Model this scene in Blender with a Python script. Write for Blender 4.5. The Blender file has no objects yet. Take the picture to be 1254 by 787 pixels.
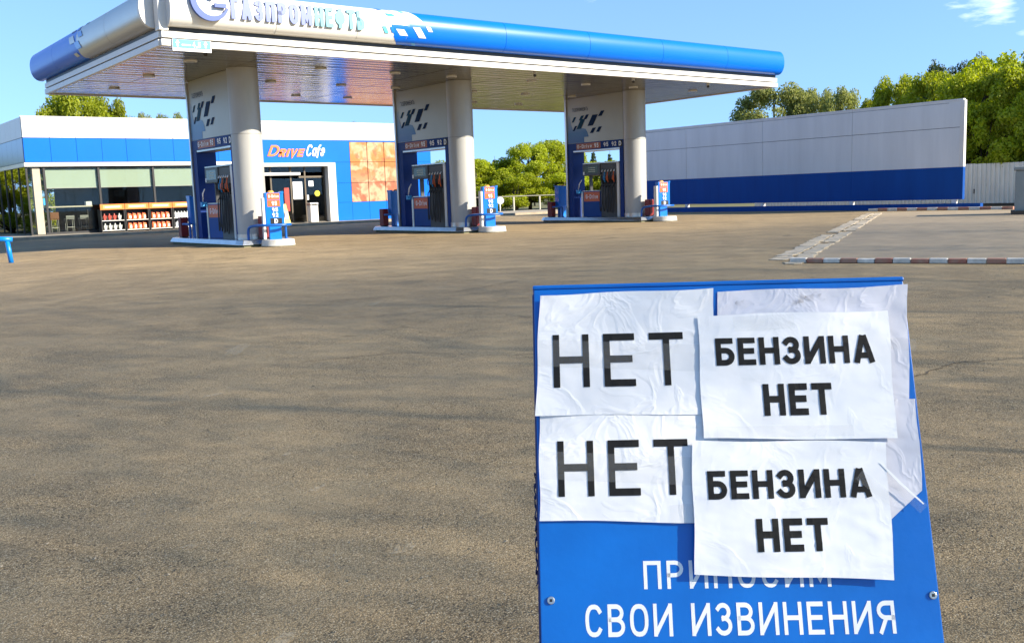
import bpy, bmesh, math, random
import numpy as np
from mathutils import Vector, Matrix, noise
sc = bpy.context.scene
col = sc.collection
random.seed(4)
R = math.radians

# ---------------------------------------------------------------- camera
F_PX, PIT, ROLL, YAW, EYE = 1172.93, 0.1313, -0.0343, 0.6657, 1.2
fw = Vector((math.sin(YAW)*math.cos(PIT), math.cos(YAW)*math.cos(PIT), -math.sin(PIT)))
rt = Vector((math.cos(YAW), -math.sin(YAW), 0)); up = rt.cross(fw)
r2 = rt*math.cos(ROLL) + up*math.sin(ROLL); u2 = up*math.cos(ROLL) - rt*math.sin(ROLL)
cd = bpy.data.cameras.new('camera'); cam = bpy.data.objects.new('camera', cd); col.objects.link(cam)
M = Matrix((r2, u2, -fw)).transposed().to_4x4(); M.translation = (0, 0, EYE)
cam.matrix_world = M
cd.sensor_width = 36; cd.sensor_fit = 'HORIZONTAL'; cd.lens = F_PX/1254*36
cd.clip_start = 0.05; cd.clip_end = 3000
sc.camera = cam

# ---------------------------------------------------------------- sky, sun, exposure
SUN_AZ, SUN_EL = R(30), R(27.5)            # azimuth from -Y towards +X
sun_dir = Vector((math.sin(SUN_AZ)*math.cos(SUN_EL), -math.cos(SUN_AZ)*math.cos(SUN_EL), math.sin(SUN_EL)))
w = bpy.data.worlds.new('World'); sc.world = w; w.use_nodes = True
nt = w.node_tree; bg = nt.nodes['Background']
sky = nt.nodes.new('ShaderNodeTexSky'); sky.sky_type = 'NISHITA'; sky.sun_disc = False
sky.sun_elevation = SUN_EL; sky.sun_rotation = math.pi - SUN_AZ
sky.air_density = 1.0; sky.dust_density = 0.0; sky.ozone_density = 2.0
hsv = nt.nodes.new('ShaderNodeHueSaturation'); hsv.inputs['Saturation'].default_value = 1.1
nt.links.new(sky.outputs[0], hsv.inputs['Color'])
# clear dry air: the pale haze near the horizon is thinner than the model's
_tc = nt.nodes.new('ShaderNodeTexCoord'); _mv = nt.nodes.new('ShaderNodeVectorMath'); _mv.operation = 'MULTIPLY_ADD'
_mv.inputs[1].default_value = (1, 1, .8); _mv.inputs[2].default_value = (0, 0, .24); nt.links.new(_tc.outputs['Generated'], _mv.inputs[0]); nt.links.new(_mv.outputs[0], sky.inputs[0])
# thin fair-weather clouds
tc = nt.nodes.new('ShaderNodeTexCoord'); mp = nt.nodes.new('ShaderNodeMapping'); mp.inputs['Scale'].default_value = (3.0, 3.0, 11.0)
mp.inputs['Location'].default_value = (9.79, 2.29, 5.5)
nz = nt.nodes.new('ShaderNodeTexNoise'); nz.inputs['Scale'].default_value = 1.6; nz.inputs['Detail'].default_value = 7; nz.inputs['Roughness'].default_value = .58
cr = nt.nodes.new('ShaderNodeValToRGB'); cr.color_ramp.elements[0].position = .61; cr.color_ramp.elements[1].position = .8
cr.color_ramp.elements[1].color = (.75, .75, .75, 1)
mx = nt.nodes.new('ShaderNodeMix'); mx.data_type = 'RGBA'
nt.links.new(tc.outputs['Generated'], mp.inputs[0]); nt.links.new(mp.outputs[0], nz.inputs['Vector']); nt.links.new(nz.outputs[0], cr.inputs[0])
nt.links.new(cr.outputs[0], mx.inputs[0]); nt.links.new(hsv.outputs[0], mx.inputs[6]); mx.inputs[7].default_value = (9.5, 9.5, 9.6, 1)
nt.links.new(mx.outputs[2], bg.inputs['Color'])
bg.inputs['Strength'].default_value = 0.13
sl = bpy.data.lights.new('sun', 'SUN'); so = bpy.data.objects.new('sun', sl); col.objects.link(so)
sl.energy = 4.6; sl.angle = R(.53); sl.color = (1, .90, .74)
so.rotation_euler = (-sun_dir).to_track_quat('-Z', 'Y').to_euler(); so.location = (20, -30, 40)
vs = sc.view_settings; vs.view_transform = 'Standard'; vs.look = 'None'; vs.gamma = 1; vs.use_curve_mapping = False
vs.exposure = 1.38

# ---------------------------------------------------------------- materials
MATS = {}
def mat(name, c=(.5, .5, .5), rough=.5, metal=0, spec=.5, var=0, vscale=3, bump=0, bscale=20, coat=0, c2=None, stretch=None, contrast=.25, detail=5):
    """principled material; var mixes in c2 (or a darker c) by noise, bump adds fine relief"""
    if name in MATS: return MATS[name]
    m = bpy.data.materials.new(name); m.use_nodes = True; n = m.node_tree; b = n.nodes['Principled BSDF']
    b.inputs['Base Color'].default_value = (*c, 1); b.inputs['Roughness'].default_value = rough
    b.inputs['Metallic'].default_value = metal; b.inputs['Specular IOR Level'].default_value = spec
    b.inputs['Coat Weight'].default_value = coat
    if var or bump:
        t = n.nodes.new('ShaderNodeTexCoord'); mpn = n.nodes.new('ShaderNodeMapping'); n.links.new(t.outputs['Object'], mpn.inputs[0])
        if stretch: mpn.inputs['Scale'].default_value = stretch
    if var:
        z = n.nodes.new('ShaderNodeTexNoise'); z.inputs['Scale'].default_value = vscale; z.inputs['Detail'].default_value = detail; z.inputs['Roughness'].default_value = .62
        n.links.new(mpn.outputs[0], z.inputs['Vector'])
        rp = n.nodes.new('ShaderNodeValToRGB'); rp.color_ramp.elements[0].position = .5-contrast; rp.color_ramp.elements[1].position = .5+contrast
        n.links.new(z.outputs[0], rp.inputs[0])
        x = n.nodes.new('ShaderNodeMix'); x.data_type = 'RGBA'; x.inputs[6].default_value = (*c, 1)
        d = c2 if c2 else tuple(v*(1-var) for v in c); x.inputs[7].default_value = (*d, 1)
        n.links.new(rp.outputs[0], x.inputs[0]); n.links.new(x.outputs[2], b.inputs['Base Color'])
    if bump:
        z2 = n.nodes.new('ShaderNodeTexNoise'); z2.inputs['Scale'].default_value = bscale; z2.inputs['Detail'].default_value = 4
        n.links.new(mpn.outputs[0], z2.inputs['Vector']); bp = n.nodes.new('ShaderNodeBump'); bp.inputs['Strength'].default_value = bump; bp.inputs['Distance'].default_value = .02
        n.links.new(z2.outputs[0], bp.inputs['Height']); n.links.new(bp.outputs[0], b.inputs['Normal'])
    MATS[name] = m; return m

def asphalt():
    m = bpy.data.materials.new('asphalt'); m.use_nodes = True; n = m.node_tree; b = n.nodes['Principled BSDF']; L = n.links.new
    t = n.nodes.new('ShaderNodeTexCoord')
    def noi(s, d=4, r=.6):
        z = n.nodes.new('ShaderNodeTexNoise'); z.inputs['Scale'].default_value = s; z.inputs['Detail'].default_value = d; z.inputs['Roughness'].default_value = r
        L(t.outputs['Object'], z.inputs['Vector']); return z
    def ramp(src, p0, p1, c0, c1):
        r_ = n.nodes.new('ShaderNodeValToRGB'); e = r_.color_ramp.elements; e[0].position = p0; e[1].position = p1; e[0].color = (*c0, 1); e[1].color = (*c1, 1)
        L(src, r_.inputs[0]); return r_
    def mixc(f, a, bb, mode='MIX'):
        x = n.nodes.new('ShaderNodeMix'); x.data_type = 'RGBA'; x.blend_type = mode
        if isinstance(f, float): x.inputs[0].default_value = f
        else: L(f, x.inputs[0])
        L(a, x.inputs[6]); L(bb, x.inputs[7]); return x.outputs[2]
    # aggregate: stones in binder
    v = n.nodes.new('ShaderNodeTexVoronoi'); v.inputs['Scale'].default_value = 185; v.inputs['Randomness'].default_value = 1; L(t.outputs['Object'], v.inputs['Vector'])
    sep = n.nodes.new('ShaderNodeSeparateColor'); L(v.outputs['Color'], sep.inputs[0])
    stone = ramp(sep.outputs[0], 0, 1, (.345, .258, .142), (.74, .62, .43))
    stone.color_ramp.elements.new(.09).color = (.09, .065, .04, 1); stone.color_ramp.elements.new(.14).color = (.392, .292, .16, 1); stone.color_ramp.elements.new(.9).color = (.475, .362, .208, 1); 
    stone.color_ramp.elements[0].color = (.06, .045, .03, 1)
    edge = ramp(v.outputs['Distance'], .28, .62, (1, 1, 1), (.34, .32, .28))
    c = mixc(1.0, stone.outputs[0], edge.outputs[0], 'MULTIPLY')
    # fines: fade the stones into a dusty mean where worn
    dust = n.nodes.new('ShaderNodeRGB'); dust.outputs[0].default_value = (.402, .30, .167, 1)
    worn = ramp(noi(.9, 6, .65).outputs[0], .40, .66, (.05, .05, .05), (.5, .5, .5))
    c = mixc(worn.outputs[0], c, dust.outputs[0])
    # big patches, tyre polish, stains
    big = ramp(noi(.16, 5, .6).outputs[0], .34, .68, (.80, .80, .82), (1.14, 1.12, 1.08)); c = mixc(1.0, c, big.outputs[0], 'MULTIPLY')
    mid = ramp(noi(1.7, 5, .7).outputs[0], .36, .64, (.88, .88, .88), (1.08, 1.08, 1.07)); c = mixc(1.0, c, mid.outputs[0], 'MULTIPLY')
    st = ramp(noi(3.1, 3, .5).outputs[0], .22, .31, (.58, .56, .52), (1, 1, 1)); c = mixc(1.0, c, st.outputs[0], 'MULTIPLY')
    grit = ramp(noi(420, 2).outputs[0], .3, .7, (.82, .82, .82), (1.16, 1.16, 1.16)); c = mixc(1.0, c, grit.outputs[0], 'MULTIPLY')
    pit = ramp(noi(150, 3, .6).outputs[0], .30, .42, (.26, .25, .23), (1.06, 1.06, 1.06)); c = mixc(1.0, c, pit.outputs[0], 'MULTIPLY')
    L(c, b.inputs['Base Color']); b.inputs['Roughness'].default_value = .82; b.inputs['Specular IOR Level'].default_value = .3
    bp = n.nodes.new('ShaderNodeBump'); bp.inputs['Strength'].default_value = .45; bp.inputs['Distance'].default_value = .004; bp.invert = True
    L(v.outputs['Distance'], bp.inputs['Height'])
    bp2 = n.nodes.new('ShaderNodeBump'); bp2.inputs['Strength'].default_value = .35; bp2.inputs['Distance'].default_value = .012
    L(noi(38, 5, .65).outputs[0], bp2.inputs['Height']); L(bp.outputs[0], bp2.inputs['Normal']); L(bp2.outputs[0], b.inputs['Normal'])
    return m

def leafmat(name, c0, c1, trans=.45):
    m = bpy.data.materials.new(name); m.use_nodes = True; n = m.node_tree; L = n.links.new
    n.nodes.remove(n.nodes['Principled BSDF']); out = n.nodes['Material Output']
    g = n.nodes.new('ShaderNodeNewGeometry'); oi = n.nodes.new('ShaderNodeObjectInfo')
    x = n.nodes.new('ShaderNodeMix'); x.data_type = 'RGBA'; x.inputs[6].default_value = (*c0, 1); x.inputs[7].default_value = (*c1, 1); L(g.outputs['Random Per Island'], x.inputs[0])
    h = n.nodes.new('ShaderNodeHueSaturation'); mr = n.nodes.new('ShaderNodeMapRange'); mr.inputs[3].default_value = .82; mr.inputs[4].default_value = 1.15
    L(oi.outputs['Random'], mr.inputs[0]); L(mr.outputs[0], h.inputs['Value']); L(x.outputs[2], h.inputs['Color'])
    d = n.nodes.new('ShaderNodeBsdfPrincipled'); d.inputs['Roughness'].default_value = .55; d.inputs['Specular IOR Level'].default_value = .3; L(h.outputs[0], d.inputs['Base Color'])
    t = n.nodes.new('ShaderNodeBsdfTranslucent'); h2 = n.nodes.new('ShaderNodeHueSaturation'); h2.inputs['Saturation'].default_value = 1.1; h2.inputs['Value'].default_value = 1.3; L(h.outputs[0], h2.inputs['Color']); L(h2.outputs[0], t.inputs[0])
    mi = n.nodes.new('ShaderNodeMixShader'); mi.inputs[0].default_value = trans; L(d.outputs[0], mi.inputs[1]); L(t.outputs[0], mi.inputs[2]); L(mi.outputs[0], out.inputs[0])
    MATS[name] = m; return m

def glassmat(name, tint=(.75, .8, .8), refl=1.0):
    m = bpy.data.materials.new(name); m.use_nodes = True; n = m.node_tree; L = n.links.new; n.nodes.remove(n.nodes['Principled BSDF'])
    f = n.nodes.new('ShaderNodeFresnel'); f.inputs[0].default_value = 1.5; g = n.nodes.new('ShaderNodeBsdfGlossy'); g.inputs['Roughness'].default_value = .01; g.inputs[0].default_value = (refl, refl, refl, 1)
    t = n.nodes.new('ShaderNodeBsdfTransparent'); t.inputs[0].default_value = (*tint, 1); x = n.nodes.new('ShaderNodeMixShader')
    L(f.outputs[0], x.inputs[0]); L(t.outputs[0], x.inputs[1]); L(g.outputs[0], x.inputs[2]); L(x.outputs[0], n.nodes['Material Output'].inputs[0])
    MATS[name] = m; return m

def muralmat():   # faded poster print: golden above, cream and salmon shapes below
    m = bpy.data.materials.new('mural_print'); m.use_nodes = True; n = m.node_tree; L = n.links.new; b = n.nodes['Principled BSDF']
    t = n.nodes.new('ShaderNodeTexCoord'); sx = n.nodes.new('ShaderNodeSeparateXYZ'); L(t.outputs['Object'], sx.inputs[0])
    def ramp(src, stops):
        r_ = n.nodes.new('ShaderNodeValToRGB'); e = r_.color_ramp.elements; e[0].position, e[0].color = stops[0][0], (*stops[0][1], 1); e[1].position, e[1].color = stops[-1][0], (*stops[-1][1], 1)
        for p_, c_ in stops[1:-1]: e.new(p_).color = (*c_, 1)
        L(src, r_.inputs[0]); return r_.outputs[0]
    mr = n.nodes.new('ShaderNodeMapRange'); mr.inputs[1].default_value = 1.0; mr.inputs[2].default_value = 4.2; L(sx.outputs[2], mr.inputs[0])
    base = ramp(mr.outputs[0], [(.0, (.33,.085,.035)), (.3, (.34,.09,.035)), (.36, (.40,.18,.08)), (.55, (.36,.115,.02)), (.66, (.40,.135,.018)), (1, (.41,.17,.03))])
    z = n.nodes.new('ShaderNodeTexNoise'); z.inputs['Scale'].default_value = 1.15; z.inputs['Detail'].default_value = 3; z.inputs['Distortion'].default_value = .5; L(t.outputs['Object'], z.inputs[0])
    f = ramp(z.outputs[0], [(.47, (0,0,0)), (.56, (.75,.75,.75)), (.6, (.75,.75,.75)), (.7, (.25,.25,.25))])
    v = n.nodes.new('ShaderNodeTexNoise'); v.inputs['Scale'].default_value = 2.6; v.inputs['Detail'].default_value = 2; L(t.outputs['Object'], v.inputs[0]); f2 = ramp(v.outputs[0], [(.36, (.55,.55,.55)), (.46, (0,0,0))])
    x = n.nodes.new('ShaderNodeMix'); x.data_type = 'RGBA'; L(f, x.inputs[0]); L(base, x.inputs[6]); x.inputs[7].default_value = (.52, .34, .20, 1)
    y = n.nodes.new('ShaderNodeMix'); y.data_type = 'RGBA'; L(f2, y.inputs[0]); L(x.outputs[2], y.inputs[6]); y.inputs[7].default_value = (.28, .06, .025, 1)
    L(y.outputs[2], b.inputs['Base Color']); b.inputs['Roughness'].default_value = .4
    return m

def gradmat():   # printed blue that fades into the pylon's panel colour, by height
    m = bpy.data.materials.new('fading_blue_print'); m.use_nodes = True; n = m.node_tree; L = n.links.new; b = n.nodes['Principled BSDF']
    t = n.nodes.new('ShaderNodeTexCoord'); s = n.nodes.new('ShaderNodeSeparateXYZ'); L(t.outputs['Object'], s.inputs[0])
    mr = n.nodes.new('ShaderNodeMapRange'); mr.inputs[1].default_value = 2.9; mr.inputs[2].default_value = 4.5; L(s.outputs[2], mr.inputs[0])
    r_ = n.nodes.new('ShaderNodeValToRGB'); e = r_.color_ramp.elements; e[0].color = (.0, .045, .22, 1); e[1].color = (.36, .37, .35, 1); e.new(.45).color = (.03, .13, .30, 1)
    L(mr.outputs[0], r_.inputs[0]); L(r_.outputs[0], b.inputs['Base Color']); b.inputs['Roughness'].default_value = .35
    return m

asph = asphalt()
BLUE = mat('blue_gloss_paint', (.0, .16, .62), .28, var=.08, vscale=1.5, coat=.3)
FBLUE = mat('fascia_blue', (.0, .13, .66), .3, var=.08, vscale=.8, coat=.08, spec=.3)
NAVY = mat('navy_paint', (.0, .03, .20), .5, spec=.25, var=.15, vscale=2)
SBLUE = mat('sign_blue_paint', (.0, .135, .53), .32, var=.10, vscale=9, bump=.03, bscale=60)
SSHADE = mat('sign_blue_in_shade', (.003, .02, .14), .45, var=.3, vscale=25)  # board blue made darker, shade of the frame sides put into the colour
WHITE = mat('white_panel', (.66, .645, .605), .38, var=.09, vscale=1.2)
WHITE2 = mat('white_metal', (.72, .70, .65), .3, var=.1, vscale=4)
SILVER = mat('silver_composite', (.56, .54, .50), .34, metal=.55, var=.08, vscale=.7)
FWHITE = mat('fascia_white', (.76, .745, .70), .33, metal=.1, var=.07, vscale=.9, coat=.2)
SOFF = mat('soffit_metal', (.30, .255, .18), .2, metal=.92, var=.18, vscale=1.0, bump=.5, bscale=2.2, stretch=(.9, 2.6, 1))
_nt = SOFF.node_tree; _w = _nt.nodes.new('ShaderNodeTexWave'); _w.bands_direction = 'Y'; _w.inputs['Scale'].default_value = .75; _w.inputs['Distortion'].default_value = .5; _w.inputs['Detail'].default_value = 1
_t = _nt.nodes.new('ShaderNodeTexCoord'); _nt.links.new(_t.outputs['Object'], _w.inputs[0]); _wb = _nt.nodes.new('ShaderNodeBump'); _wb.inputs['Strength'].default_value = .5; _wb.inputs['Distance'].default_value = .014
_pb = [n_ for n_ in _nt.nodes if n_.type == 'BUMP' and n_ is not _wb and n_ != _wb][0]; _nt.links.new(_w.outputs['Fac'], _wb.inputs['Height']); _nt.links.new(_pb.outputs[0], _wb.inputs['Normal']); _nt.links.new(_wb.outputs[0], _nt.nodes['Principled BSDF'].inputs['Normal'])
STEEL = mat('brushed_steel', (.58, .56, .52), .3, metal=.85, var=.15, vscale=5, bump=.05)
COLM = mat('column_cladding', (.43, .425, .40), .42, metal=.12, var=.22, vscale=2.2, stretch=(1,1,.25))
PANEL = mat('pylon_panel', (.40, .37, .30), .36, metal=.3, var=.1, vscale=1.0)
DARK = mat('dark_frame', (.022, .022, .024), .4)
BLACK = mat('black_rubber', (.012, .012, .013), .5)
GREYW = mat('screen_grey_sheet', (.70, .71, .705), .5, var=.16, vscale=1.6, stretch=(1,1,.12), bump=.02, bscale=4)
NAVYW = mat('screen_blue_sheet', (.0, .065, .31), .55, spec=.2, var=.25, vscale=1.8, stretch=(1,1,.15))
ORANGE = mat('orange_print', (.72, .14, .035), .4, var=.1, vscale=6)
ORANGE2 = mat('orange_label', (.72, .20, .03), .45, var=.2, vscale=9)
RED = mat('red_paint', (.21, .008, .008), .4, var=.2, vscale=8)
LETW = mat('white_vinyl', (.8, .8, .8), .4)
CYAN = mat('cyan_plastic', (.10, .40, .52), .35)
LILAC = mat('lilac_blue_plastic', (.03, .075, .29), .35)
LBLUE = mat('light_blue_plastic', (.03, .28, .62), .4)
CONC = mat('concrete', (.36, .28, .18), .85, var=.4, vscale=1.6, bump=.35, bscale=55, contrast=.3)
CONCL = mat('pale_concrete', (.40, .345, .255), .85, var=.45, vscale=4, bump=.3, bscale=60)
KERB = mat('kerb_concrete', (.38, .31, .22), .85, var=.4, vscale=3, bump=.3, bscale=50)
PAPER = mat('paper', (.77, .775, .79), .6, var=.05, vscale=12, bump=.10, bscale=10, spec=.35)
_nt = PAPER.node_tree; _t = _nt.nodes.new('ShaderNodeTexCoord'); _z = _nt.nodes.new('ShaderNodeTexNoise'); _z.inputs['Scale'].default_value = 13; _z.inputs['Detail'].default_value = 3; _z.inputs['Distortion'].default_value = .8
_r = _nt.nodes.new('ShaderNodeValToRGB'); _e = _r.color_ramp.elements; _e[0].position = .43; _e[1].position = .57; _e[1].color = (0,0,0,1); _e.new(.5).color = (1,1,1,1)
_c = _nt.nodes.new('ShaderNodeBump'); _c.inputs['Strength'].default_value = .3; _c.inputs['Distance'].default_value = .0022
_pb = [n_ for n_ in _nt.nodes if n_.type == 'BUMP' and n_ != _c][0]; _nt.links.new(_t.outputs['Object'], _z.inputs['Vector']); _nt.links.new(_z.outputs[0], _r.inputs[0]); _nt.links.new(_r.outputs[0], _c.inputs['Height']); _nt.links.new(_pb.outputs[0], _c.inputs['Normal']); _nt.links.new(_c.outputs[0], _nt.nodes['Principled BSDF'].inputs['Normal'])
PAPERB = PAPER.copy(); PAPERB.name = 'backing_paper'
for _nd in PAPERB.node_tree.nodes:
    if _nd.type == 'MIX': _nd.inputs[6].default_value = (.66, .66, .72, 1); _nd.inputs[7].default_value = (.58, .58, .64, 1)
PAPERF = PAPER.copy(); PAPERF.name = 'fresh_paper'
for _nd in PAPERF.node_tree.nodes:
    if _nd.type == 'BUMP': _nd.inputs['Strength'].default_value *= .45
    if _nd.type == 'MIX': _nd.inputs[6].default_value = (.80, .81, .825, 1)
INK = mat('black_ink', (.006, .006, .007), .6, spec=.2, var=.6, vscale=40, c2=(.018, .017, .015))
BLIND = mat('pale_green_blind', (.50, .60, .50), .7, var=.06, vscale=1)
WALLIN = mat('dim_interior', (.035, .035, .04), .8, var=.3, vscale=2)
CREAM = mat('cream_board', (.62, .55, .40), .5)
GRASS = mat('grass_soil', (.07, .085, .02), .95, var=.5, vscale=.6, c2=(.16, .13, .05), bump=.5, bscale=8)
FENCEW = mat('pale_profiled_sheet', (.72, .70, .63), .45, var=.15, vscale=1.5)
GREYC = mat('grey_cabinet', (.30, .31, .29), .6, var=.25, vscale=3)
BARK = mat('bark', (.085, .062, .042), .9, var=.4, vscale=9, bump=.5, bscale=14)
GLASS = glassmat('window_glass', (.88, .9, .88), .4)
GLASS2 = glassmat('side_glass', (.97, .98, .96))
GRAD = gradmat(); MURAL = muralmat()
LEAF_A = leafmat('leaf_bright', (.24, .30, .014), (.43, .46, .035), .5)
LEAF_B = leafmat('leaf_olive', (.17, .20, .05), (.32, .33, .10), .45)
LEAF_C = leafmat('leaf_dark', (.025, .045, .012), (.06, .08, .02), .2)
LEAF_D = leafmat('leaf_green', (.19, .235, .014), (.36, .385, .03), .5)

# ---------------------------------------------------------------- builders
def wloc(o):
    v = Vector((0, 0, 0))
    while o is not None: v += o.location; o = o.parent
    return v
class MB:
    """collects shapes in world (or thing-local) coordinates; build() links them as one mesh object"""
    def __init__(s): s.v = []; s.f = []
    def add(s, vs_, fs): k = len(s.v); s.v += [tuple(a) for a in vs_]; s.f += [tuple(i+k for i in f) for f in fs]; return s
    def box(s, x0, x1, y0, y1, z0, z1):
        return s.add([(x0,y0,z0),(x1,y0,z0),(x1,y1,z0),(x0,y1,z0),(x0,y0,z1),(x1,y0,z1),(x1,y1,z1),(x0,y1,z1)],
                     [(0,3,2,1),(4,5,6,7),(0,1,5,4),(1,2,6,5),(2,3,7,6),(3,0,4,7)])
    def prism(s, poly, z0, z1):
        n = len(poly); return s.add([(x,y,z0) for x,y in poly]+[(x,y,z1) for x,y in poly],
            [tuple(range(n-1,-1,-1)), tuple(range(n,2*n))]+[(i,(i+1)%n,n+(i+1)%n,n+i) for i in range(n)])
    def slab(s, poly, o, ex, ey, t):
        """polygon in the plane (o, ex, ey) with thickness t along ex x ey"""
        o, ex, ey = Vector(o), Vector(ex), Vector(ey); nn = ex.cross(ey).normalized(); n = len(poly)
        a = [o+ex*u+ey*v for u,v in poly]; b = [p_+nn*t for p_ in a]
        return s.add(a+b, [tuple(range(n-1,-1,-1)), tuple(range(n,2*n))]+[(i,(i+1)%n,n+(i+1)%n,n+i) for i in range(n)])
    def cyl(s, cx, cy, z0, z1, r, n=24, r1=None):
        r1 = r if r1 is None else r1
        return s.add([(cx+r*math.cos(2*math.pi*i/n), cy+r*math.sin(2*math.pi*i/n), z0) for i in range(n)]+[(cx+r1*math.cos(2*math.pi*i/n), cy+r1*math.sin(2*math.pi*i/n), z1) for i in range(n)],
            [tuple(range(n-1,-1,-1)), tuple(range(n,2*n))]+[(i,(i+1)%n,n+(i+1)%n,n+i) for i in range(n)])
    def tube(s, path, r, n=8, rs=None):
        P = [Vector(p_) for p_ in path]; rings = []
        prev = None
        for i, p_ in enumerate(P):
            d = (P[min(i+1,len(P)-1)]-P[max(i-1,0)]).normalized()
            a = (prev - d*prev.dot(d)) if prev is not None else (Vector((0,0,1)).cross(d) if abs(d.z) < .9 else Vector((1,0,0)).cross(d))
            a.normalize(); prev = a; b = d.cross(a); rr = rs[i] if rs else r
            rings.append([p_+a*rr*math.cos(2*math.pi*k/n)+b*rr*math.sin(2*math.pi*k/n) for k in range(n)])
        vs_ = [q for r_ in rings for q in r_]; m = len(P)
        return s.add(vs_, [tuple(range(n-1,-1,-1)), tuple(range((m-1)*n, m*n))]+[(i*n+k, i*n+(k+1)%n, (i+1)*n+(k+1)%n, (i+1)*n+k) for i in range(m-1) for k in range(n)])
    def mesh(s, name, m, smooth=False, off=None):
        me = bpy.data.meshes.new(name); v = s.v
        if off is not None: v = [(a-off.x, b-off.y, c-off.z) for a,b,c in v]
        me.from_pydata(v, [], s.f); me.materials.append(m)
        if smooth: me.polygons.foreach_set('use_smooth', [True]*len(me.polygons))
        me.update(); return me
    def build(s, name, m, parent=None, smooth=False, bevel=0, auto=None):
        me = s.mesh(name, m, smooth or bool(auto), wloc(parent) if parent else None)
        o = bpy.data.objects.new(name, me); col.objects.link(o); o.parent = parent
        if auto: me.set_sharp_from_angle(angle=R(auto))
        if bevel:
            b = o.modifiers.new('bevel', 'BEVEL'); b.width = bevel; b.segments = 2; b.limit_method = 'ANGLE'
        return o
def part(name, m, parent, *boxes, bevel=0):
    b = MB()
    for q in boxes: b.box(*q)
    return b.build(name, m, parent, bevel=bevel)
def tag(o, label=None, cat=None, group=None, kind=None):
    if label: o['label'] = label
    if cat: o['category'] = cat
    if group: o['group'] = group
    if kind: o['kind'] = kind
    return o
def thing(name, label, cat, loc=(0,0,0), rz=0, group=None):
    o = bpy.data.objects.new(name, None); col.objects.link(o); o.location = loc; o.rotation_euler.z = rz; o.empty_display_size = .3
    return tag(o, label, cat, group)
def copy_tree(o, parent=None):
    c = o.copy(); col.objects.link(c); c.parent = parent
    for ch in list(o.children): copy_tree(ch, c)
    return c

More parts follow.
